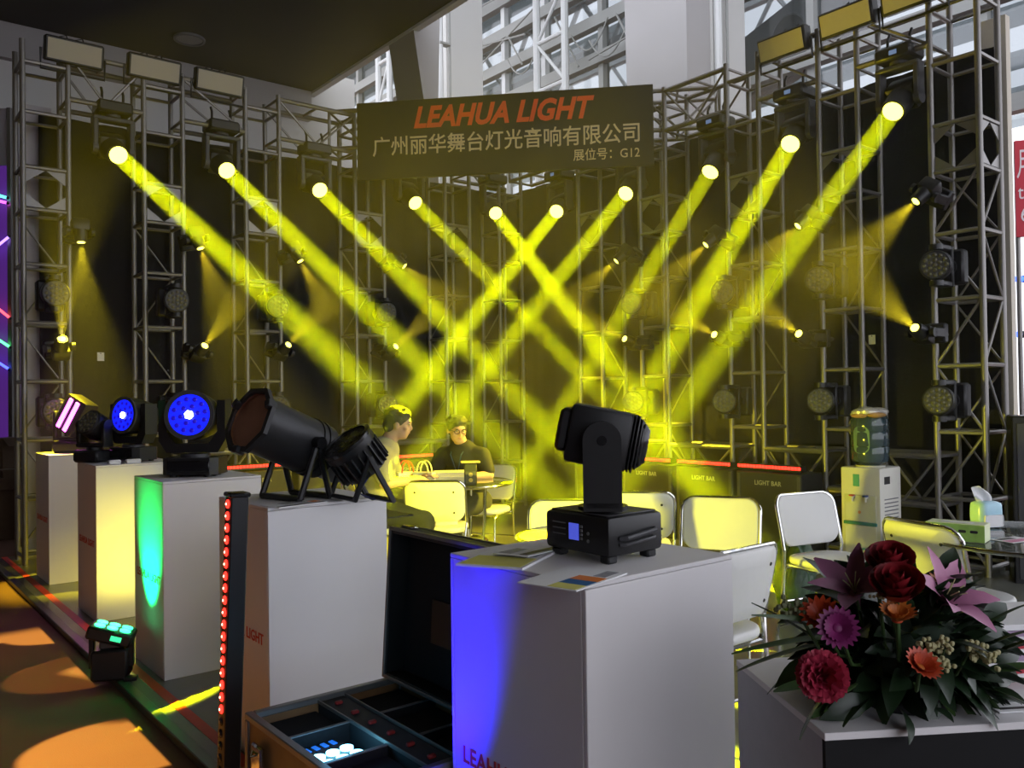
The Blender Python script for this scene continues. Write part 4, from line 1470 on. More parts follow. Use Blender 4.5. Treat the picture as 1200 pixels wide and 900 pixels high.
t = thing('phone', 'phone with a lit blue screen on the left table', 'phone', tuple(p), .4)
MB().box((-.035, -.07, 0), (.035, .07, .008), .003).build('body', BLACK, t)
MB().box((-.031, -.062, .008), (.031, .062, .0088)).build('screen', mat('phone_screen', (.05, .2, .5), .2, 0, .02, 30, 0, (.1, .45, 1), 1.6), t, False)
c1p = fwd((-.55, 5.92), (.05, 1), .2)
t = thing('parcel', 'flat white parcel lying on the seat of the chair before the bags', 'parcel', (c1p[0], c1p[1], .488), .3)
MB().box((-.12, -.10, 0), (.12, .10, .045), .012, 2).build('wrap', BAGW, t)
MB().box((-.125, -.012, .010), (.125, .012, .047), .004).build('tape', mat('parcel_tape', (.6, .5, .25), .3), t)

# ------------------------------------------------------------------ tissues on the right table
p = onz(1131, 634, .755)
t = thing('tissue_box', 'green and white cardboard tissue box on the right glass table', 'tissue box', (p.x, p.y + .06, .752), .0)
t.rotation_euler = (0, 0, math.radians(-40))
TBG = mat('leaf_green_print', (.35, .58, .12), .5, 0, .35, 26)
TBW = mat('pale_green_card', (.66, .72, .45), .5, 0, .15, 20)
MB().box((-.115, -.055, 0), (.115, .055, .075), .002).build('carton', TBW, t, False)
MB().box((-.1155, -.0556, .002), (.1155, -.0548, .074)).build('leaf_print', TBG, t, False)
MB().box((-.1157, -.054, .002), (-.1149, .054, .06)).build('leaf_print', TBG, t, False)
MB().prism(rrect(.13, .04, .019, 5), .0752, .0758).build('slot', mat('slot_film', (.8, .82, .8), .3), t, False)
for x in (.03, .075):
    MB().prism(rrect(.03, .012, .005, 3), .0, .0006).build('emblem', INKK, t, False).matrix_local = frame((x, -.0562, .045), (1, 0, 0), (0, 0, 1), (0, -1, 0))
p = onz(1160, 617, .755)
t = thing('tissue_pouch', 'blue and white tissue pouch with a tissue pulled up', 'tissues', (p.x, p.y + .03, .752), .2)
k = MB()
vs, fs = cushion(rrect(.125, .10, .03, 5), .11, .06)
k.M = Matrix.Translation((0, 0, .056))
k.add(vs, fs).build('pouch', mat('pale_blue_film', (.42, .68, .80), .25, 0, .1, 20), t, True, 60)
k = MB()
k.box((-.05, -.0525, .004), (.05, -.048, .06), .006).build('white_band', PAPER, t)
k = MB()
for i in range(6):
    pass
prof = []
vs, fs = [], []
for i in range(9):
    h = i / 8
    wv = .02 + .03 * math.sin(h * 2.6)
    for j in range(9):
        u = j / 8 - .5
        vs.append((u * 2 * wv - .035 * h * h - .01, .012 * math.sin(u * 9 + h * 4), .108 + .085 * h - .03 * abs(u) * h))
for i in range(8):
    for j in range(8):
        fs.append((i * 9 + j, i * 9 + j + 1, (i + 1) * 9 + j + 1, (i + 1) * 9 + j))
n0 = len(vs)
vs2 = [(x, y + .002, z) for x, y, z in vs]
fs2 = [tuple(a + n0 for a in f)[::-1] for f in fs]
k.add(vs + vs2, fs + fs2).build('tissue', PAPER, t, True, 80)
p = onz(1188, 632, .755)
leaflet('pink flyer lying on the glass table beside the tissues', p, (.16, .11), .4, .752, [(.05, .1, .95, .5, mat('pink_print', (.6, .2, .35), .5)), (.1, .6, .7, .9, INKK)], None, .002)

# ================================================================== WATER COOLER AND BIN
DW = .31
dc = on_b(1032, 600, 5.98)
da, db = V((dc.x, dc.y, 0)).dot(E1), 5.98
COOL = mat('cream_cooler_plastic', (.66, .65, .58), .35, 0, .02, 10)
t = thing('water_cooler', 'cream floor-standing water cooler before the right truss wing', 'water cooler', bw(da, db, .03), TH)
HC = .80
MB().box((0, 0, 0.012), (DW, DW, HC), .012, 2).build('cabinet', COOL, t)
for x in (.03, DW - .03):
    for y in (.03, DW - .03):
        MB().cyl((x, y, 0), (x, y, .014), .015, None, 8).build('foot', BLACK, t)
fr = MB(); fr.box((-.006, .03, .40), (.003, DW - .03, .60), .006); fr.build('tap_recess', mat('cooler_recess', (.58, .58, .50), .4), t)
drr = MB().box((-.005, .03, .05), (.003, DW - .03, .37), .004).build('lower_door', COOL, t)
dec = mat('teal_leaf_decal', (.10, .32, .28), .4)
for i, (y, z, s) in enumerate(((.13, .20, .02), (.16, .22, .018), (.18, .19, .016), (.15, .165, .02), (.13, .14, .018), (.17, .14, .012), (.14, .11, .014))):
    k = MB()
    k.M = frame((-.0055, y, z), (0, -1, 0), (0, 0, 1), (-1, 0, 0)) @ Matrix.Rotation(i * 1.1, 4, 'Z')
    k.prism([(-s, 0), (-s * .4, s * .45), (s * .5, s * .4), (s, 0), (s * .5, -s * .4), (-s * .4, -s * .45)], 0, .0008).build('leaf_decal', dec, drr, False)
MB().box((-.016, .025, .375), (.0, DW - .025, .40), .004).build('drip_shelf', mat('teal_plastic', (.04, .20, .20), .4), t)
for y, m in ((.205, mat('hot_tap_red', (.5, .06, .04), .4)), (.10, mat('cold_tap_blue', (.06, .1, .3), .4))):
    k = MB()
    k.cyl((-.002, y, .585), (-.035, y, .585), .012, None, 12)
    k.cyl((-.03, y, .59), (-.03, y, .55), .010, .008, 12)
    tp = k.build('tap', COOL, t)
    MB().box((-.048, y - .018, .588), (-.012, y + .018, .60), .004).build('tap_lever', m, tp)
MB().cyl((-.007, .16, .47), (-.004, .16, .47), .012, None, 14).build('lamp_spot', mat('orange_dot', (.6, .25, .1), .4), t)
MB().box((-.004, .16, .66), (.002, .21, .75), .002).build('badge', mat('teal_badge', (.05, .3, .25), .4), t, False)
for i in range(9):
    MB().box((.06, -.003, .34 + i * .028), (DW - .05, .002, .348 + i * .028), .001).build('vent_slot', GREYP, t, False)
MB().box((.06, -.003, .68), (.14, .002, .735), .001).build('sticker', INKK, t, False)
MB().lathe([(.06, HC), (.10, HC), (.11, HC + .012), (.06, HC + .012)], 28).build('collar', COOL, t).location = (DW / 2, DW / 2, 0)
# bottle
bq = bw(da + DW / 2, db + DW / 2, .03 + HC + .004)
t = thing('water_bottle', 'blue-grey water bottle with wrapped top standing on the cooler', 'bottle', tuple(bq), TH)
BOT = mat('tinted_bottle_plastic', (.05, .085, .11), .12, 0, .1, 8, 0, None, 0, .35, .3)
MB().lathe([(.03, -.03), (.05, .0), (.125, .035), (.135, .06), (.135, .14), (.130, .15), (.135, .16), (.135, .25), (.130, .26), (.135, .27), (.135, .34), (.12, .375), (.06, .385)], 36).build('bottle_body', BOT, t)
FILM = mat('crinkled_clear_film', (.62, .60, .56), .18, .2, .25, 25, .8)
k = MB()
for i in range(7):
    a = i * .9
    k.ball((.05 * math.cos(a), .05 * math.sin(a), .40 + .012 * math.sin(i * 2.2)), (.10, .085, .035), 12, 7)
k.build('film_wrap', FILM, t)
k = MB()
k.ball((-.06, -.09, .385), (.09, .06, .022), 12, 6)
k.ball((-.10, .02, .38), (.06, .07, .02), 12, 6)
k.build('film_fold', mat('amber_film', (.55, .32, .12), .2, .1, .3, 30, .6), t)
k = MB()
k.M = frame((-.1365, .0, .20), (0, -1, 0), (0, 0, 1), (-1, 0, 0))
lb_pts = rrect(.13, .2, .05, 5)
vs, fs = [], []
n = len(lb_pts)
for x, y in lb_pts:
    a = x / .1365
    vs.append((.1372 * math.sin(a), y, .1372 * math.cos(a) - .1372))
fs = [tuple(range(n))]
k.add(vs, fs).build('label_print', mat('green_blue_label', (.10, .19, .17), .3, 0, .7, 14), t)
# grey waste bin
p = onz(1068, 700, .03)
bb = on_b(1066, 622, 6.02)
t = thing('waste_bin', 'small grey plastic bin on the floor right of the water cooler', 'bin', (bb.x, bb.y, .03), TH)
vs = []
for z, w in ((0, .085), (.36, .11)):
    vs += [(-w, -w * .8, z), (w, -w * .8, z), (w, w * .8, z), (-w, w * .8, z)]
for z, w in ((.36, .10), (.02, .075)):
    vs += [(-w, -w * .8, z), (w, -w * .8, z), (w, w * .8, z), (-w, w * .8, z)]
fs = [(3, 2, 1, 0)]
for r0 in (0, 4, 8):
    for i in range(4):
        j = (i + 1) % 4
        fs.append((r0 + i, r0 + j, r0 + 4 + j, r0 + 4 + i))
fs.append((12, 13, 14, 15))
MB().add(vs, fs).build('bucket', mat('grey_bin_plastic', (.26, .26, .27), .5), t, False)
MB().tube([(-.11, -.088, .36), (.11, -.088, .36), (.11, .088, .36), (-.11, .088, .36)], .008, 6, True).build('rim', mat('grey_bin_rim', (.33, .33, .34), .4), t)

# ================================================================== PEOPLE
SKIN = mat('skin', (.52, .33, .24), .5, 0, .05, 20)
HAIR = mat('dark_hair', (.030, .024, .020), .5, 0, .3, 160, .5)
def remesh(mb, name, m, parent, vox=.011, smooth=6):
    me0 = mb.mesh(name + '_raw', m, False)
    o = bpy.data.objects.new(name, me0)
    C.objects.link(o)
    r = o.modifiers.new('r', 'REMESH')
    r.mode = 'VOXEL'
    r.voxel_size = vox
    s = o.modifiers.new('s', 'SMOOTH')
    s.factor = .5
    s.iterations = smooth
    bpy.context.view_layer.update()
    me = bpy.data.meshes.new_from_object(o.evaluated_get(bpy.context.evaluated_depsgraph_get()))
    o.modifiers.clear()
    o.data = me
    bpy.data.meshes.remove(me0)
    me.shade_smooth()
    o.parent = parent
    return o

def limb(k, pts, rs, n=14):
    for (p, q, a, b) in zip(pts, pts[1:], rs, rs[1:]):
        k.cyl(p, q, a, b, n)
    for p, r in zip(pts, rs):
        k.ball(p, r, 12, 8)

def person(label, loc, rz, shirt, trousers, lean, head_yaw, head_pitch, arms, lanyard=None, glasses=False, seat=.47):
    """seated figure facing local +y; origin on the floor under the hips"""
    t = thing('person', label, 'person', (loc[0], loc[1], .03), rz)
    hip = V((0, 0, seat + .08))
    def sp(h, y=0.0):                                  # point on the leaning spine, h above the hips
        return hip + V((0, math.sin(lean) * h + y, math.cos(lean) * h))
    neck = sp(.50)
    hc = sp(.66) + V((0, .035 + .03 * math.sin(lean), 0))
    HM = Matrix.Translation(hc) @ Matrix.Rotation(head_yaw, 4, 'Z') @ Matrix.Rotation(head_pitch, 4, 'X')
    sk, sh, tr = MB(), MB(), MB()
    # head: skull, jaw, nose, ears, brow, lips
    sk.M = HM
    sk.ball((0, -.012, .025), (.074, .092, .088), 20, 14)
    sk.ball((0, .022, -.045), (.056, .062, .065), 16, 10)
    sk.ball((0, .055, -.082), (.026, .022, .020), 12, 8)
    sk.ball((0, .088, -.018), (.012, .018, .020), 10, 8)
    sk.ball((0, .080, .008), (.010, .012, .026), 10, 8)
    sk.ball((0, .078, -.052), (.022, .010, .008), 10, 6)
    sk.ball((0, .074, .028), (.050, .016, .012), 12, 6)
    for sx in (-1, 1):
        sk.ball((sx * .077, -.008, -.008), (.010, .020, .032), 10, 8)
        sk.ball((sx * .045, .055, -.022), (.020, .018, .018), 10, 8)
    sk.M = Matrix.Identity(4)
    limb(sk, [sp(.44), sp(.56, .012), hc + V((0, -.01, -.04))], [.062, .055, .055])
    # trunk under the shirt
    for h, rx, ry in ((.0, .165, .125), (.14, .15, .11), (.28, .165, .115), (.40, .17, .105), (.46, .12, .09)):
        p = sp(h)
        sk.ball(tuple(p), (rx, ry, .10), 16, 10)
        sh.ball(tuple(p), (rx + .016, ry + .018, .112), 18, 12)
    sh.ball(tuple(sp(.49)), (.085, .078, .045), 16, 8)
    for i, (el, wr) in enumerate(arms):
        sx = -1 if i == 0 else 1
        shd = sp(.43) + V((sx * .185, 0, 0))
        el, wr = V(el), V(wr)
        limb(sk, [shd, el, wr], [.052, .042, .030])
        mid = shd + (el - shd) * .78
        limb(sh, [sp(.44) + V((sx * .10, 0, 0)), shd, mid], [.075, .073, .064])
        # hand: palm, four fingers, thumb
        d = (wr - el).normalized()
        side = d.cross(V((0, 0, 1))).normalized()
        palm = wr + d * .05
        limb(sk, [wr, palm + side * .018, palm + d * .02 + side * .022], [.028, .026, .022])
        limb(sk, [wr, palm - side * .018, palm + d * .02 - side * .022], [.028, .026, .022])
        for f in range(4):
            b0 = palm + d * .025 + side * (-.030 + f * .020)
            ln = (.062, .074, .070, .054)[f]
            limb(sk, [b0, b0 + d * ln * .5 + V((0, 0, -.008)), b0 + d * ln * .85 + V((0, 0, -.028))], [.0105, .0098, .0085], 8)
        th = palm - d * .02 + side * (-sx * .03)
        limb(sk, [th, th + side * (-sx * .028) + d * .02, th + side * (-sx * .036) + d * .048], [.013, .0115, .0095], 8)
    # legs and shoes
    for sx in (-1, 1):
        kn = V((sx * .12, .43, seat + .055))
        an = V((sx * .13, .40, .09))
        limb(sk, [hip + V((sx * .09, 0, -.01)), kn, an], [.075, .050, .036])
        limb(tr, [hip + V((sx * .085, -.02, 0)), hip + V((sx * .1, .2, -.005)), kn, an + V((0, 0, .02))], [.115, .095, .073, .055])
        limb(sk, [an, V((sx * .13, .44, .035)), V((sx * .135, .53, .028))], [.036, .034, .028])
        k = MB()
        limb(k, [V((sx * .13, .375, .045)), V((sx * .13, .45, .045)), V((sx * .135, .56, .038))], [.045, .044, .037])
        k.v = [(x, y, max(z, .0)) for x, y, z in k.v]
        remesh(k, 'shoe', BLACK, t, .010, 3)
    tr.ball(tuple(hip), (.175, .14, .12), 16, 10)
    body = remesh(sk, 'body', SKIN, t, .0085, 3)
    so = remesh(sh, 'shirt', shirt, t, .012, 5)
    remesh(tr, 'trousers', trousers, t, .014, 4)
    # collar
    k = MB()
    c = sp(.515, .01)
    k.M = Matrix.Translation(c) @ Matrix.Rotation(-lean - .25, 4, 'X')
    k.lathe([(.072, -.02), (.080, -.02), (.070, .022), (.064, .022)], 24, True).build('collar', shirt, so)
    # hair cap: upper back shell of the skull
    hk = MB()
    hk.M = HM
    hk.ball((0, -.022, .040), (.083, .098, .086), 22, 14)
    hk.ball((0, -.060, -.012), (.072, .055, .065), 16, 10)
    hk.ball((0, .044, .080), (.056, .030, .024), 14, 8)
    for sx in (-1, 1):
        hk.ball((sx * .068, -.005, .022), (.016, .036, .040), 10, 8)
    for i in range(26):
        a = i * 2.4
        r = .05 + .03 * (i % 3) / 2
        hk.ball((r * math.cos(a), -.02 + r * math.sin(a), .105 - .03 * (i % 3) / 2 + .006 * math.sin(i * 5)), (.02, .024, .016), 8, 5)
    remesh(hk, 'hair', HAIR, t, .009, 2)
    for sx in (-1, 1):
        k = MB(); k.M = HM
        k.ball((sx * .030, .0755, .010), (.011, .006, .0065), 10, 6)
        e = k.build('eye', mat('eye_white', (.55, .52, .48), .3), t)
        k = MB(); k.M = HM
        k.ball((sx * .030, .080, .010), (.005, .003, .005), 8, 5).build('iris', HAIR, e)
        k = MB(); k.M = HM
        k.box((sx * .032 - .015, .080, .026), (sx * .032 + .015, .086, .031), .002).build('eyebrow', HAIR, t)
    k = MB(); k.M = HM
    k.ball((0, .084, -.052), (.021, .006, .004), 10, 5).build('lips', mat('lips', (.42, .18, .15), .4), t)
    if glasses:
        for sx in (-1, 1):
            k = MB(); k.M = HM
            k.tube([(sx * .031 + .023 * math.cos(i * .5236), .094, .008 + .018 * math.sin(i * .5236)) for i in range(12)], .0025, 6, True)
            k.tube([(sx * .054, .092, .012), (sx * .080, .04, .012), (sx * .082, -.01, .008)], .0025, 6)
            k.build('glasses_side', BLACKG, t)
    if lanyard:
        k = MB()
        a0 = sp(.52, .0)
        k.tube([a0 + V((-.07, .02, 0)), sp(.44, .125) + V((-.05, 0, 0)), sp(.26, .148), sp(.44, .125) + V((.05, 0, 0)), a0 + V((.07, .02, 0))], .006, 6)
        ly = k.build('lanyard', lanyard, t)
        k = MB()
        p = sp(.22, .155)
        k.box((p.x - .035, p.y - .003, p.z - .05), (p.x + .035, p.y + .003, p.z + .05), .002).build('badge', PAPER, ly)
    return t
GREYS = mat('grey_shirt_cloth', (.26, .25, .21), .85, 0, .1, 90)
BLACKS = mat('dark_polo_cloth', (.018, .019, .022), .8, 0, .2, 90)
NAVY = mat('dark_trousers_cloth', (.02, .022, .03), .85, 0, .2, 90)
# grey shirt: in profile, leaning right over the table
person('person in a grey short-sleeved shirt seated in profile, leaning toward the table', (-1.05, 6.08), math.radians(-88), GREYS, NAVY, .30, .05, -.18,
       [((-.24, .20, .76), (-.16, .38, .79)), ((.23, .16, .78), (.13, .34, .79))])
pp = person('person in a dark polo and glasses seated behind the left table, head turned left', (-.36, 7.0), math.radians(155), BLACKS, NAVY, .26, .85, -.25,
       [((-.27, .16, .80), (-.16, .36, .80)), ((.27, .18, .80), (.14, .36, .80))], mat('dark_blue_lanyard', (.02, .05, .12), .5), True)
pp.scale = (.95, .95, .93)

# green plastic bag behind the open chair's back, paper tags on the backdrop
gb = onz(925, 690, .03)
t = thing('plastic_bag', 'crumpled green plastic bag on the floor behind the pale open chair', 'bag', (1.74, 5.30, .03), .4)
t.scale = (.8, .8, .8)
k = MB()
for i in range(14):
    a = i * 2.1
    k.ball((.09 * math.cos(a), .07 * math.sin(a), .12 + .03 * (i % 5)), (.09 + .02 * math.sin(i * 3), .07, .10 + .02 * (i % 3)), 10, 7)
k.v = [(x + .012 * math.sin(z * 60 + y * 40), y + .012 * math.sin(x * 70 + z * 30), max(0, z * 1.7 - .02)) for x, y, z in k.v]
k.build('bag_body', mat('green_plastic_film', (.035, .075, .035), .3, 0, .5, 12, .5), t)
MB().tube([(-.05, 0, .43), (-.03, 0, .52), (.03, 0, .52), (.05, 0, .43)], .01, 6).build('handle', mat('green_plastic_film', (.10, .22, .10)), t)
for nm, p, rz in (('left', on_a(118, 418, 8.60), RZ_L), ('right', on_b(1022, 398, 7.0), RZ_R)):
    t = thing('paper_tag', 'small white paper tag pinned on the %s black backdrop' % nm, 'tag', tuple(p), rz, 'tags on the backdrop')
    MB().box((-.03, -.004, -.04), (.03, .0, .04)).build('sheet', PAPER, t, False)
    MB().cyl((0, -.007, .03), (0, -.003, .03), .005, None, 8).build('pin', BLACK, t)

# ================================================================== FLOWER PEDESTAL
fc = onz(967, 859, .80)
RF = math.radians(6)
t = thing('flower_plinth', 'low plinth with pale top and black front under the flowers', 'plinth', (fc.x, fc.y, .03), RF)
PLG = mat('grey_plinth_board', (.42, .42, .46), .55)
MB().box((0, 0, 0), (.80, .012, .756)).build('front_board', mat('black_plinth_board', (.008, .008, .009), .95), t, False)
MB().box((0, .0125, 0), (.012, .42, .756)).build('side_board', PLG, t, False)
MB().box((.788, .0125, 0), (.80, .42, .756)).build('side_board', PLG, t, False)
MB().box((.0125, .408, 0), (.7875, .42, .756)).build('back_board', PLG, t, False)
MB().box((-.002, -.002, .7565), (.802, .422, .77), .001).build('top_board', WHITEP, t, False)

# ------------------------------------------------------------------ red and white catalogues behind the flowers
p = at(1178, 762, 1.86)
t = thing('catalogue_pile', 'pile of red and white striped catalogues behind the flowers', 'catalogues', (p.x, p.y, .80), .12)
for i in range(9):
    m = (PAPER, mat('red_catalogue', (.42, .03, .05), .4), PAPER, mat('lilac_catalogue', (.35, .25, .38), .4))[i % 4]
    slab('catalogue', (.004 * math.sin(i * 2), .004 * math.cos(i * 3), .006 + i * .0125), (.24, .17, .0118), m, t, .03 * math.sin(i * 1.7))
p = onz(1192, 822, .80)
leaflet('white leaflet with black print on the plinth right of the flowers', p, (.15, .11), .1, .8005, [(.06, .1, .8, .18, INKK), (.06, .4, .5, .85, INKG)], None, .003)

# ------------------------------------------------------------------ the arrangement
LEAFD = mat('dark_glossy_leaf', (.011, .026, .010), .35, 0, .4, 30)
LEAFM = mat('mid_green_blade', (.035, .068, .018), .4, 0, .3, 30)
root = onz(1058, 820, .80)
fa = thing('flower_arrangement', 'table bouquet of roses, lilies, gerberas and carnations with spiky green blades', 'flowers', (root.x, root.y, .80), 0)
R0 = V((root.x, root.y, .80))
MB().lathe([(.07, 0), (.085, .0), (.10, .05), (.094, .055)], 20).build('tray', BLACK, fa)
MB().ball((0, 0, .09), (.13, .12, .08), 16, 10).build('foam', mat('dark_floral_foam', (.012, .025, .012), .9), fa)

def leaf_mesh(L, w, bend, fold=.25, n=7, tip=1.0):
    vs, fs = [], []
    for i in range(n + 1):
        s = i / n
        ww = w * (math.sin(math.pi * min(1, s * .93 + .05)) ** tip)
        y = L * s
        z = -bend * s * s * L
        vs += [(-ww, y, z + fold * ww), (0, y, z), (ww, y, z + fold * ww), (0, y, z - .0015)]
    for i in range(n):
        a = i * 4
        b = a + 4
        fs += [(a, a + 1, b + 1, b), (a + 1, a + 2, b + 2, b + 1), (a, b, b + 3, a + 3), (a + 3, b + 3, b + 2, a + 2)]
    return vs, fs

def place(vsfs, M, name, m, parent, **kw):
    k = MB()
    k.M = M
    return k.add(*vsfs).build(name, m, parent, True, 70, **kw)

random.seed(11)
def dirM(o, d, roll=0.0):
    """frame with +y along d"""
    d = V(d).normalized()
    x = d.cross(V((0, 0, 1)))
    x = x.normalized() if x.length > .01 else V((1, 0, 0))
    return frame(V(o), x, d, x.cross(d)) @ Matrix.Rotation(roll, 4, 'Y')

leaf_ms = [MB().add(*leaf_mesh(.050 + .012 * j, .013 + .003 * j, .25 + .1 * j)).mesh('leaf', LEAFD, True, 70) for j in range(4)]
for i in range(330):
    a = random.uniform(0, 2 * math.pi)
    e = random.uniform(-.45, 1.15)
    r = random.uniform(.08, .165)
    d = V((math.cos(a) * math.cos(e) * 1.15, math.sin(a) * math.cos(e) * .8, math.sin(e)))
    o = bpy.data.objects.new('leaf', leaf_ms[i % 4])
    C.objects.link(o)
    o.parent = fa
    dd = d + V((random.uniform(-.5, .5), random.uniform(-.5, .5), random.uniform(-.2, .5)))
    o.matrix_local = dirM(V((0, 0, .085)) + d * r * (.95), dd, random.uniform(-1.2, 1.2))
for i in range(22):
    a = math.pi + (i + .5) / 22 * math.pi
    o = bpy.data.objects.new('leaf', leaf_ms[i % 4])
    C.objects.link(o)
    o.parent = fa
    o.matrix_local = dirM(V((math.cos(a) * .10, math.sin(a) * .095, .055 + .03 * (i % 3))), V((math.cos(a) * .8, math.sin(a) * .8, -.35 + .2 * (i % 2))), random.uniform(-.6, .6))
# long blades fanning out
BL = [((1004, 740), (893, 728)), ((1000, 745), (865, 769)), ((990, 750), (866, 786)), ((985, 770), (884, 705)), ((980, 800), (930, 865)), ((1000, 815), (955, 845)),
      ((1040, 820), (995, 873)), ((1055, 820), (1022, 884)), ((1030, 810), (985, 850)), ((1110, 800), (1163, 876)), ((1120, 780), (1195, 866)), ((1100, 790), (1140, 855)),
      ((1140, 745), (1200, 706)), ((1150, 775), (1212, 748)), ((1150, 790), (1212, 782)), ((1140, 795), (1212, 800)), ((1130, 800), (1205, 825)), ((1090, 805), (1118, 838)),
      ((1060, 800), (1070, 855)), ((1075, 810), (1086, 850)), ((960, 800), (916, 815)), ((1010, 800), (970, 835)), ((1150, 760), (1208, 738)), ((1120, 800), (1180, 850))]
for i, (b0, tip) in enumerate(BL):
    p0 = at(b0[0], b0[1], 1.62) - R0
    p1 = at(tip[0], tip[1], 1.50 + .05 * (i % 4)) - R0
    d = p1 - p0
    L = d.length
    bend = .12
    k = MB()
    k.M = dirM(p0, d + V((0, 0, bend * L)), (-.7 + .35 * (i % 5)))
    k.add(*leaf_mesh(L * 1.02, .0065 + .0015 * (i % 3), bend, .3, 9, .55)).build('blade', LEAFM, fa, True, 70)

def head_dir(p, up=.35, toward=.75):
    d = (CAM_P - (p + R0)).normalized() * toward + V((0, 0, up)) + V((p.x, p.y, 0)) * .9
    return d.normalized()

def stem(p):
    MB().tube([V((p.x * .3, p.y * .3, .08)), V((p.x * .8, p.y * .8, p.z * .6)), p], .0035, 6).build('stem', LEAFM, fa)

def rose(u, v, Y, R, m, d=None):
    p = at(u, v, Y) - R0
    stem(p)
    d = d or head_dir(p, .9, .4)
    F = look(p, d)
    fl = MB()
    fl.M = F
    fl.ball((0, 0, -.004), (R * .42, R * .42, R * .55), 10, 7)
    core = fl.build('rose', m, fa)
    for ring in range(4):
        n = (3, 4, 5, 6)[ring]
        rr = R * (.26, .45, .66, .82)[ring]
        hh = R * (1.25, 1.2, 1.05, .85)[ring]
        for i in range(n):
            a = i * 2 * math.pi / n + ring * .7
            k = MB()
            k.M = F @ Matrix.Rotation(a, 4, 'Z')
            vs, fs = [], []
            N = 6
            for s in range(N + 1):
                h = s / N
                for q in range(N + 1):
                    w = (q / N - .5) * 2
                    ang = w * (1.05 if ring else 1.2) * (.55 + .45 * math.sin(h * 2.2))
                    rad = rr * (.45 + .55 * math.sin(min(1, h * 1.2) * 1.57)) + (R * .18 * max(0, h - .75) * 4 * (ring / 3))
                    vs.append((rad * math.cos(ang), rad * math.sin(ang), -R * .6 + hh * h - .16 * hh * abs(w) ** 2 * h))
            for s in range(N):
                for q in range(N):
                    fs.append((s * (N + 1) + q, s * (N + 1) + q + 1, (s + 1) * (N + 1) + q + 1, (s + 1) * (N + 1) + q))
            k.add(vs, fs).build('petal', m, core, True, 80)

def gerbera(u, v, Y, R, mo, mi, cup=.35, d=None, n=16):
    p = at(u, v, Y) - R0
    stem(p)
    d = d or head_dir(p)
    F = look(p, d)
    k = MB(); k.M = F
    core = k.ball((0, 0, .0), (R * .28, R * .28, R * .14), 12, 7).build('gerbera', mi, fa)
    for ring in range(2):
        for i in range(n):
            a = (i + ring * .5) * 2 * math.pi / n
            el = cup + ring * .35
            k = MB()
            k.M = F @ Matrix.Rotation(a, 4, 'Z') @ Matrix.Translation((0, R * .16, 0)) @ Matrix.Rotation(el, 4, 'X')
            k.add(*leaf_mesh(R * (.92 - ring * .25), R * .17, .12, .2, 5, .6)).build('petal', mo, core, True, 70)

def lily(u, v, Y, R, m, d=None, openn=.55):
    p = at(u, v, Y) - R0
    stem(p)
    d = d or head_dir(p, .45, .7)
    F = look(p, d)
    k = MB(); k.M = F
    core = k.cyl((0, 0, -R * .5), (0, 0, 0), R * .05, R * .14, 8).build('lily', m, fa)
    for i in range(6):
        a = i * math.pi / 3 + (.1 if i % 2 else 0)
        k = MB()
        k.M = F @ Matrix.Rotation(a, 4, 'Z') @ Matrix.Translation((0, R * .10, -R * .08)) @ Matrix.Rotation(math.pi / 2 - openn - (.12 if i % 2 else 0), 4, 'X')
        vs, fs = leaf_mesh(R * 1.15, R * (.30 if i % 2 else .24), .45, .28, 9, .8)
        vs = [(x * (1 + .08 * math.sin(y * 400)), y, z) for x, y, z in vs]
        k.add(vs, fs).build('petal', m, core, True, 70)
    for i in range(5):
        a = i * 1.257
        k = MB(); k.M = F
        tipp = (R * .22 * math.cos(a), R * .22 * math.sin(a), R * .55)
        k.tube([(0, 0, 0), (R * .1 * math.cos(a), R * .1 * math.sin(a), R * .3), tipp], R * .014, 5)
        st = k.build('stamen', mat('pale_stamen', (.5, .5, .25), .5), core)

def carnation(u, v, Y, R, m, d=None):
    p = at(u, v, Y) - R0
    stem(p)
    d = d or head_dir(p)
    F = look(p, d)
    k = MB(); k.M = F
    core = k.ball((0, 0, -R * .2), (R * .4, R * .4, R * .4), 12, 8).build('carnation', m, fa)
    for ring in range(4):
        n = (5, 8, 10, 12)[ring]
        for i in range(n):
            a = i * 2 * math.pi / n + ring * .5
            k = MB()
            k.M = F @ Matrix.Rotation(a, 4, 'Z') @ Matrix.Rotation(math.radians((80, 58, 36, 12)[ring]), 4, 'X')
            vs, fs = [], []
            N = 7
            L = R * (.75, .85, .95, 1.0)[ring]
            for s in range(5):
                h = s / 4
                for q in range(N + 1):
                    w = q / N - .5
                    ww = L * (.22 + .55 * h)
                    vs.append((w * ww * 1.3, L * h * (1 - .25 * w * w) + (.05 * L * (q % 2) if s == 4 else 0), .07 * L * math.sin(w * 14 + i) * h))
            for s in range(4):
                for q in range(N):
                    fs.append((s * (N + 1) + q, s * (N + 1) + q + 1, (s + 1) * (N + 1) + q + 1, (s + 1) * (N + 1) + q))
            k.add(vs, fs).build('petal', m, core, True, 80)

def filler(pts, Y, r, m, name='statice'):
    k = MB()
    for (u, v) in pts:
        p = at(u, v, Y) - R0
        for i in range(12):
            q = p + V((random.gauss(0, r), random.gauss(0, r), random.gauss(0, r * .8)))
            k.ball(tuple(q), r * .55, 6, 4)
    o = k.build(name, m, fa)
    o['kind'] = 'stuff'
    p = at(pts[0][0], pts[0][1], Y) - R0
    stem(p)

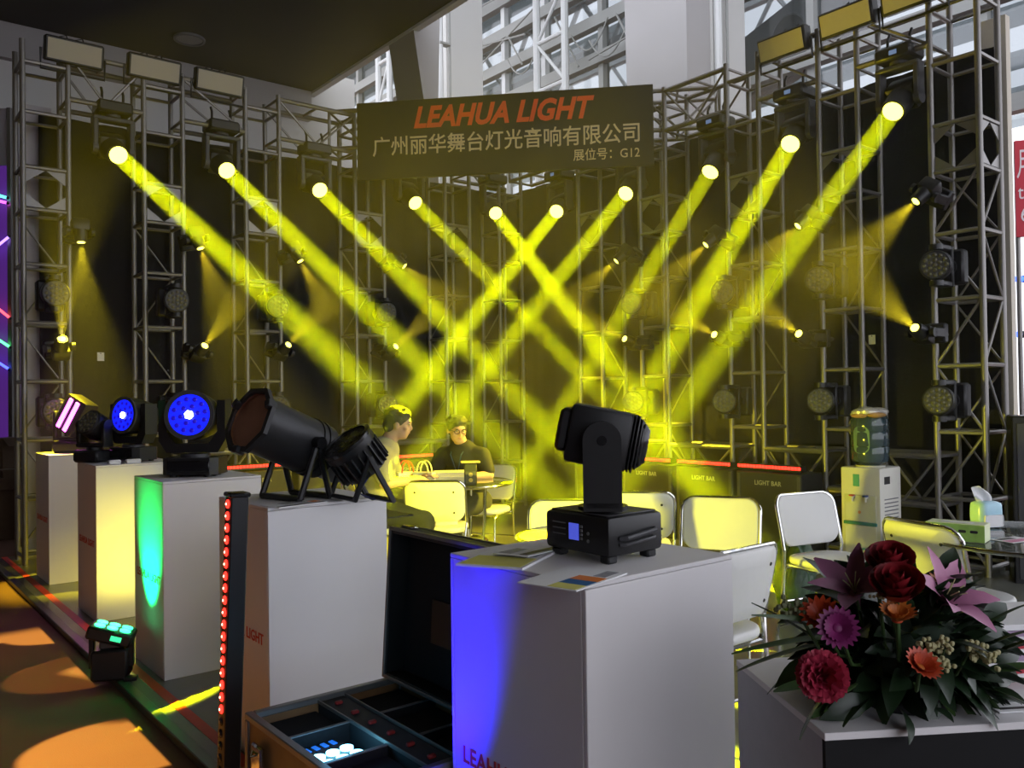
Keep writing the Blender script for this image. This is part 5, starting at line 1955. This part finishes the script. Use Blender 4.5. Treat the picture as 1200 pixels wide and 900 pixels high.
CRIM = mat('crimson_petal', (.21, .008, .014), .5, 0, .15, 40)
PINKP = mat('pink_lily_petal', (.40, .15, .27), .5, 0, .2, 25)
MAUVE = mat('mauve_lily_petal', (.25, .09, .17), .5, 0, .2, 25)
ORNG = mat('orange_petal', (.50, .14, .02), .5, 0, .2, 40)
ORRD = mat('orange_red_petal', (.42, .045, .01), .5, 0, .2, 40)
MAGP = mat('magenta_petal', (.17, .012, .10), .5, 0, .2, 40)
ROSY = mat('rosy_carnation_petal', (.42, .03, .07), .5, 0, .15, 40)
CREAM = mat('cream_statice', (.40, .37, .19), .6, 0, .2, 40)
rose(1043, 656, 1.56, .044, CRIM)
rose(1051, 684, 1.50, .046, CRIM)
lily(1002, 694, 1.60, .072, MAUVE, V((-.35, -.45, .8)), .45)
lily(1107, 702, 1.60, .075, PINKP, V((.35, -.55, .65)), .6)
gerbera(1051, 726, 1.50, .036, ORNG, ORRD, .85, V((-.05, -.35, .95)), 18)
gerbera(962, 722, 1.55, .036, ORRD, ORNG, .6, V((-.4, -.5, .7)))
gerbera(1078, 783, 1.44, .034, ORRD, ORNG, .7, V((.2, -.6, .75)), 18)
gerbera(981, 736, 1.50, .036, MAGP, MAGP, .45, V((-.15, -.85, .35)), 20)
carnation(964, 792, 1.46, .042, ROSY, V((-.35, -.85, .25)))
gerbera(1105, 690, 1.66, .036, ORNG, ORRD, .6, V((.2, -.3, .9)))
filler([(1138, 758), (1150, 764), (1160, 770), (1145, 768)], 1.52, .009, CREAM)
filler([(1108, 752), (1100, 758), (1088, 764), (1094, 768), (1105, 778), (1084, 756)], 1.48, .008, CREAM)
filler([(936, 718), (926, 712), (940, 710)], 1.58, .010, mat('olive_filler', (.14, .15, .07), .6), 'filler_sprig')
filler([(1030, 698)], 1.52, .006, CREAM)

# ================================================================== NEIGHBOURING STANDS
# left: purple LED wall with coloured tubes
PURP = mat('violet_led_wall', (.10, .03, .22), .5, 0, .2, 3, 0, (.22, .05, .55), .28)
c0 = at(-60, 300, 10.4)
c1 = at(13, 300, 10.4)
t = thing('led_wall', 'violet lit exhibition wall at the far left edge', 'wall screen', (c0.x, c0.y, 0), 0)
wd = c1.x - c0.x
MB().box((0, 0, .9), (wd, .08, 4.3)).build('screen', PURP, t, False)
MB().box((0, -.02, 4.3), (wd, .1, 5.0)).build('header', mat('pale_header_board', (.45, .42, .46), .5), t, False)
MB().box((wd - .02, -.05, 0), (wd + .03, .1, 5.0), .004).build('edge_post', ALU, t, False)
MB().box((0, 0, 0), (wd, .5, .9), .01).build('counter', mat('dark_counter', (.03, .025, .03), .5), t, False)
TUB = [('cyan', (.1, 1, .8), (-12, 226), (9, 232)), ('magenta', (.9, .1, 1), (-12, 233), (9, 238)), ('violet-blue', (.35, .2, 1), (-14, 297), (11, 277)),
       ('red', (1, .08, .12), (-14, 352), (12, 373)), ('green', (.1, 1, .3), (-14, 380 + 10), (12, 407)), ('blue', (.08, .12, 1), (-14, 417), (11, 433))]
for nm, col, a_, b_ in TUB:
    p, q = at(a_[0], a_[1], 10.3), at(b_[0], b_[1], 10.3)
    t = thing('led_tube', 'glowing %s LED tube on the violet wall' % nm, 'light tube', tuple(p), 0, 'coloured LED tubes')
    m_ = mat('lit_tube_' + nm, col, .3, 0, .02, 30, 0, col, 3.0)
    rod('tube', (0, 0, 0), tuple(q - p), .016, m_, t, 8)
    MB().ball((0, 0, 0), .02, 8, 6).build('end_cap', DGREY, t)
    MB().ball(tuple(q - p), .02, 8, 6).build('end_cap', DGREY, t)
# cartons and clutter under it
KRAFT = mat('brown_cardboard', (.13, .085, .05), .8, 0, .15, 20)
for i, (u, v, Y, s, lab) in enumerate(((6, 592, 8.9, .36, 'dark brown carton on the floor at the left edge'), (24, 588, 9.1, .40, 'taller brown carton beside the left truss tower'),
                                       (9, 545, 9.3, .30, 'small carton balanced at the back of the left edge'))):
    p = at(u, v, Y)
    z = 0.0
    hgt = (.62, .70, 1.02)[i]
    t = thing('carton', lab, 'carton', (p.x, Y, z), .3 + i * .4, 'cartons at the left edge')
    MB().box((-s / 2, -s / 2, 0), (s / 2, s / 2, hgt), .004).build('box', KRAFT, t, False)
    MB().box((-s / 2 - .001, -.03, hgt - .12), (s / 2 + .001, .03, hgt + .001)).build('tape', mat('carton_tape', (.22, .17, .1), .3), t, False)
    k = MB(); k.M = Matrix.Translation((0, -s / 2, hgt)) @ Matrix.Rotation(.7, 4, 'X')
    k.box((-s / 2, -s * .45, 0), (s / 2, 0, .005)).build('flap', KRAFT, t, False)

# right: red neighbour banner, speaker, lamps
REDB = mat('neighbour_red_banner', (.50, .03, .05), .6, 0, .05, 10)
p = at(1190, 220, 9.0)
t = thing('red_banner', 'red banner with white characters at the right edge', 'banner', (p.x, p.y, 0), math.radians(-20))
p0z, p1z = at(1190, 278, 9.0).z, at(1190, 165, 9.0).z
MB().box((0, 0, p0z), (1.4, .03, p1z), .003).build('cloth', REDB, t, False)
WPT = mat('white_banner_paint', (.7, .66, .68), .6)
lettering('月', .14, WPT, frame((.015, -.002, p0z + .62), (1, 0, 0), (0, 0, 1), (0, -1, 0)), t, 'lettering', 0, 0, 1, .001, .30)
lettering('te', .13, WPT, frame((.02, -.002, p0z + .40), (1, 0, 0), (0, 0, 1), (0, -1, 0)), t, 'lettering', 0, 0, 1, .001, .12)
lettering('6', .08, WPT, frame((.045, -.002, p0z + .16), (1, 0, 0), (0, 0, 1), (0, -1, 0)), t, 'lettering', 0, 0, 1, .001, .16)
for x in (.0, 1.36):
    MB().cyl((x + .02, .04, 0), (x + .02, .04, p1z), .025, None, 10).build('pole', ALU, t)
p = at(1193, 545, 6.1)
pz0, pz1 = 0.03, at(1193, 487, 6.1).z
t = thing('loudspeaker', 'black loudspeaker cabinet standing beside the nearest right tower', 'speaker', (p.x + .17, p.y, 0), math.radians(-25))
MB().box((-.2, -.18, 0), (.2, .18, pz1), .01).build('cabinet', BLACK, t)
MB().box((-.17, -.186, .06), (.17, -.18, pz1 - .05), .004).build('grille', DGREY, t)
MB().cyl((0, -.195, .5), (0, -.184, .5), .13, None, 28).build('cone', BLACKG, t)
for i, (u, v, col, nm) in enumerate((((1193), 327, (.03, .08, 1), 'upper blue'), (1191, 392, (.03, .08, 1), 'lower blue'), (1196, 487, (1, .75, .45), 'warm white'))):
    p = at(u, v, 9.5)
    t = thing('stand_lamp', '%s lamp of the neighbouring stand at the right edge' % nm, 'lamp', tuple(p), 0, 'lamps of the right neighbour')
    m_ = mat('lit_neighbour_' + nm.replace(' ', '_'), col, .3, 0, .02, 30, 0, col, 6.0)
    MB().cyl((-.05, .0, 0), (.05, 0, 0), .032, None, 14).build('bulb', m_, t)
    MB().cyl((.05, 0, 0), (.13, 0, 0), .04, None, 14).build('socket', BLACK, t)
    rod('arm', (.13, 0, 0), (.6, .15, .1), .012, BLACK, t)

# ------------------------------------------------------------------ patterned light on the aisle carpet, thrown by a spot on the neighbour's truss
gp = bw(4.3, -2.45, 4.6)
gt = bw(4.3, .55, 0.0)
t = thing('gobo_projector', 'black pattern projector hung over the aisle at the left', 'stage light', tuple(gp), 0)
d = (gt - gp).normalized()
G = look((0, 0, 0), d)
k = MB(); k.M = G
k.cyl((0, 0, -.3), (0, 0, .12), .11, None, 20).build('barrel', BLACK, t)
k = MB(); k.M = G
k.cyl((0, 0, .118), (0, 0, .128), .085, None, 20).build('lens', DARKGLASS, t)
MB().tube([(-.14, 0, 0), (-.14, 0, .3), (.14, 0, .3), (.14, 0, 0)], .014, 6).build('yoke', BLACK, t)
rod('hanging_pole', (0, 0, .3), (0, 0, 1.6), .02, BLACK, t)
gl = lamp('gobo_light', 'SPOT', tuple(d * .16), d, 7000.0, (1.0, .80, .40), t, spot_size=math.radians(36), spot_blend=.2, shadow_soft_size=.006)
ld = gl.data
ld.use_nodes = True
nt = ld.node_tree
em = nt.nodes['Emission']
ge = nt.nodes.new('ShaderNodeNewGeometry')
gx = V((0, 0, 1)).cross(d).normalized()
gy = d.cross(gx)
dots = []
for ax3 in (gx, gy, d):
    q = nt.nodes.new('ShaderNodeVectorMath')
    q.operation = 'DOT_PRODUCT'
    q.inputs[1].default_value = ax3
    nt.links.new(ge.outputs['Incoming'], q.inputs[0])
    dots.append(q)
vd = nt.nodes.new('ShaderNodeCombineXYZ')
for i in range(2):
    q = nt.nodes.new('ShaderNodeMath')
    q.operation = 'DIVIDE'
    nt.links.new(dots[i].outputs['Value'], q.inputs[0])
    nt.links.new(dots[2].outputs['Value'], q.inputs[1])
    nt.links.new(q.outputs[0], vd.inputs[i])
    gyq = q
v1 = nt.nodes.new('ShaderNodeTexVoronoi')
v1.voronoi_dimensions = '2D'
v1.inputs['Scale'].default_value = 6.5
v1.inputs['Randomness'].default_value = .8
wv = nt.nodes.new('ShaderNodeTexNoise')
wv.inputs['Scale'].default_value = 5.0
nt.links.new(vd.outputs[0], v1.inputs['Vector'])
nt.links.new(vd.outputs[0], wv.inputs['Vector'])
r1 = nt.nodes.new('ShaderNodeValToRGB')
r1.color_ramp.elements[0].position = .36
r1.color_ramp.elements[0].color = (1, 1, 1, 1)
r1.color_ramp.elements[1].position = .39
r1.color_ramp.elements[1].color = (.03, .025, .02, 1)
nt.links.new(v1.outputs['Distance'], r1.inputs['Fac'])
r2 = nt.nodes.new('ShaderNodeValToRGB')
r2.color_ramp.elements[0].position = .42
r2.color_ramp.elements[0].color = (.15, .12, .1, 1)
r2.color_ramp.elements[1].position = .46
r2.color_ramp.elements[1].color = (1, 1, 1, 1)
nt.links.new(wv.outputs['Fac'], r2.inputs['Fac'])
mm = nt.nodes.new('ShaderNodeMix')
mm.data_type = 'RGBA'
mm.blend_type = 'MULTIPLY'
mm.inputs[0].default_value = 1.0
nt.links.new(r1.outputs['Color'], mm.inputs[6])
nt.links.new(r2.outputs['Color'], mm.inputs[7])
m3 = nt.nodes.new('ShaderNodeMix')
m3.data_type = 'RGBA'
m3.blend_type = 'MULTIPLY'
m3.inputs[0].default_value = 1.0
m3.inputs[7].default_value = (1.0, .82, .32, 1)
nt.links.new(mm.outputs[2], m3.inputs[6])
nt.links.new(m3.outputs[2], em.inputs['Color'])
# mask added in the lamp's nodes, keeps the pattern off the pedestals
sh_ = nt.nodes.new('ShaderNodeMath')
sh_.operation = 'LESS_THAN'
sh_.inputs[1].default_value = .072
nt.links.new(gyq.outputs[0], sh_.inputs[0])
nt.links.new(sh_.outputs[0], em.inputs['Strength'])
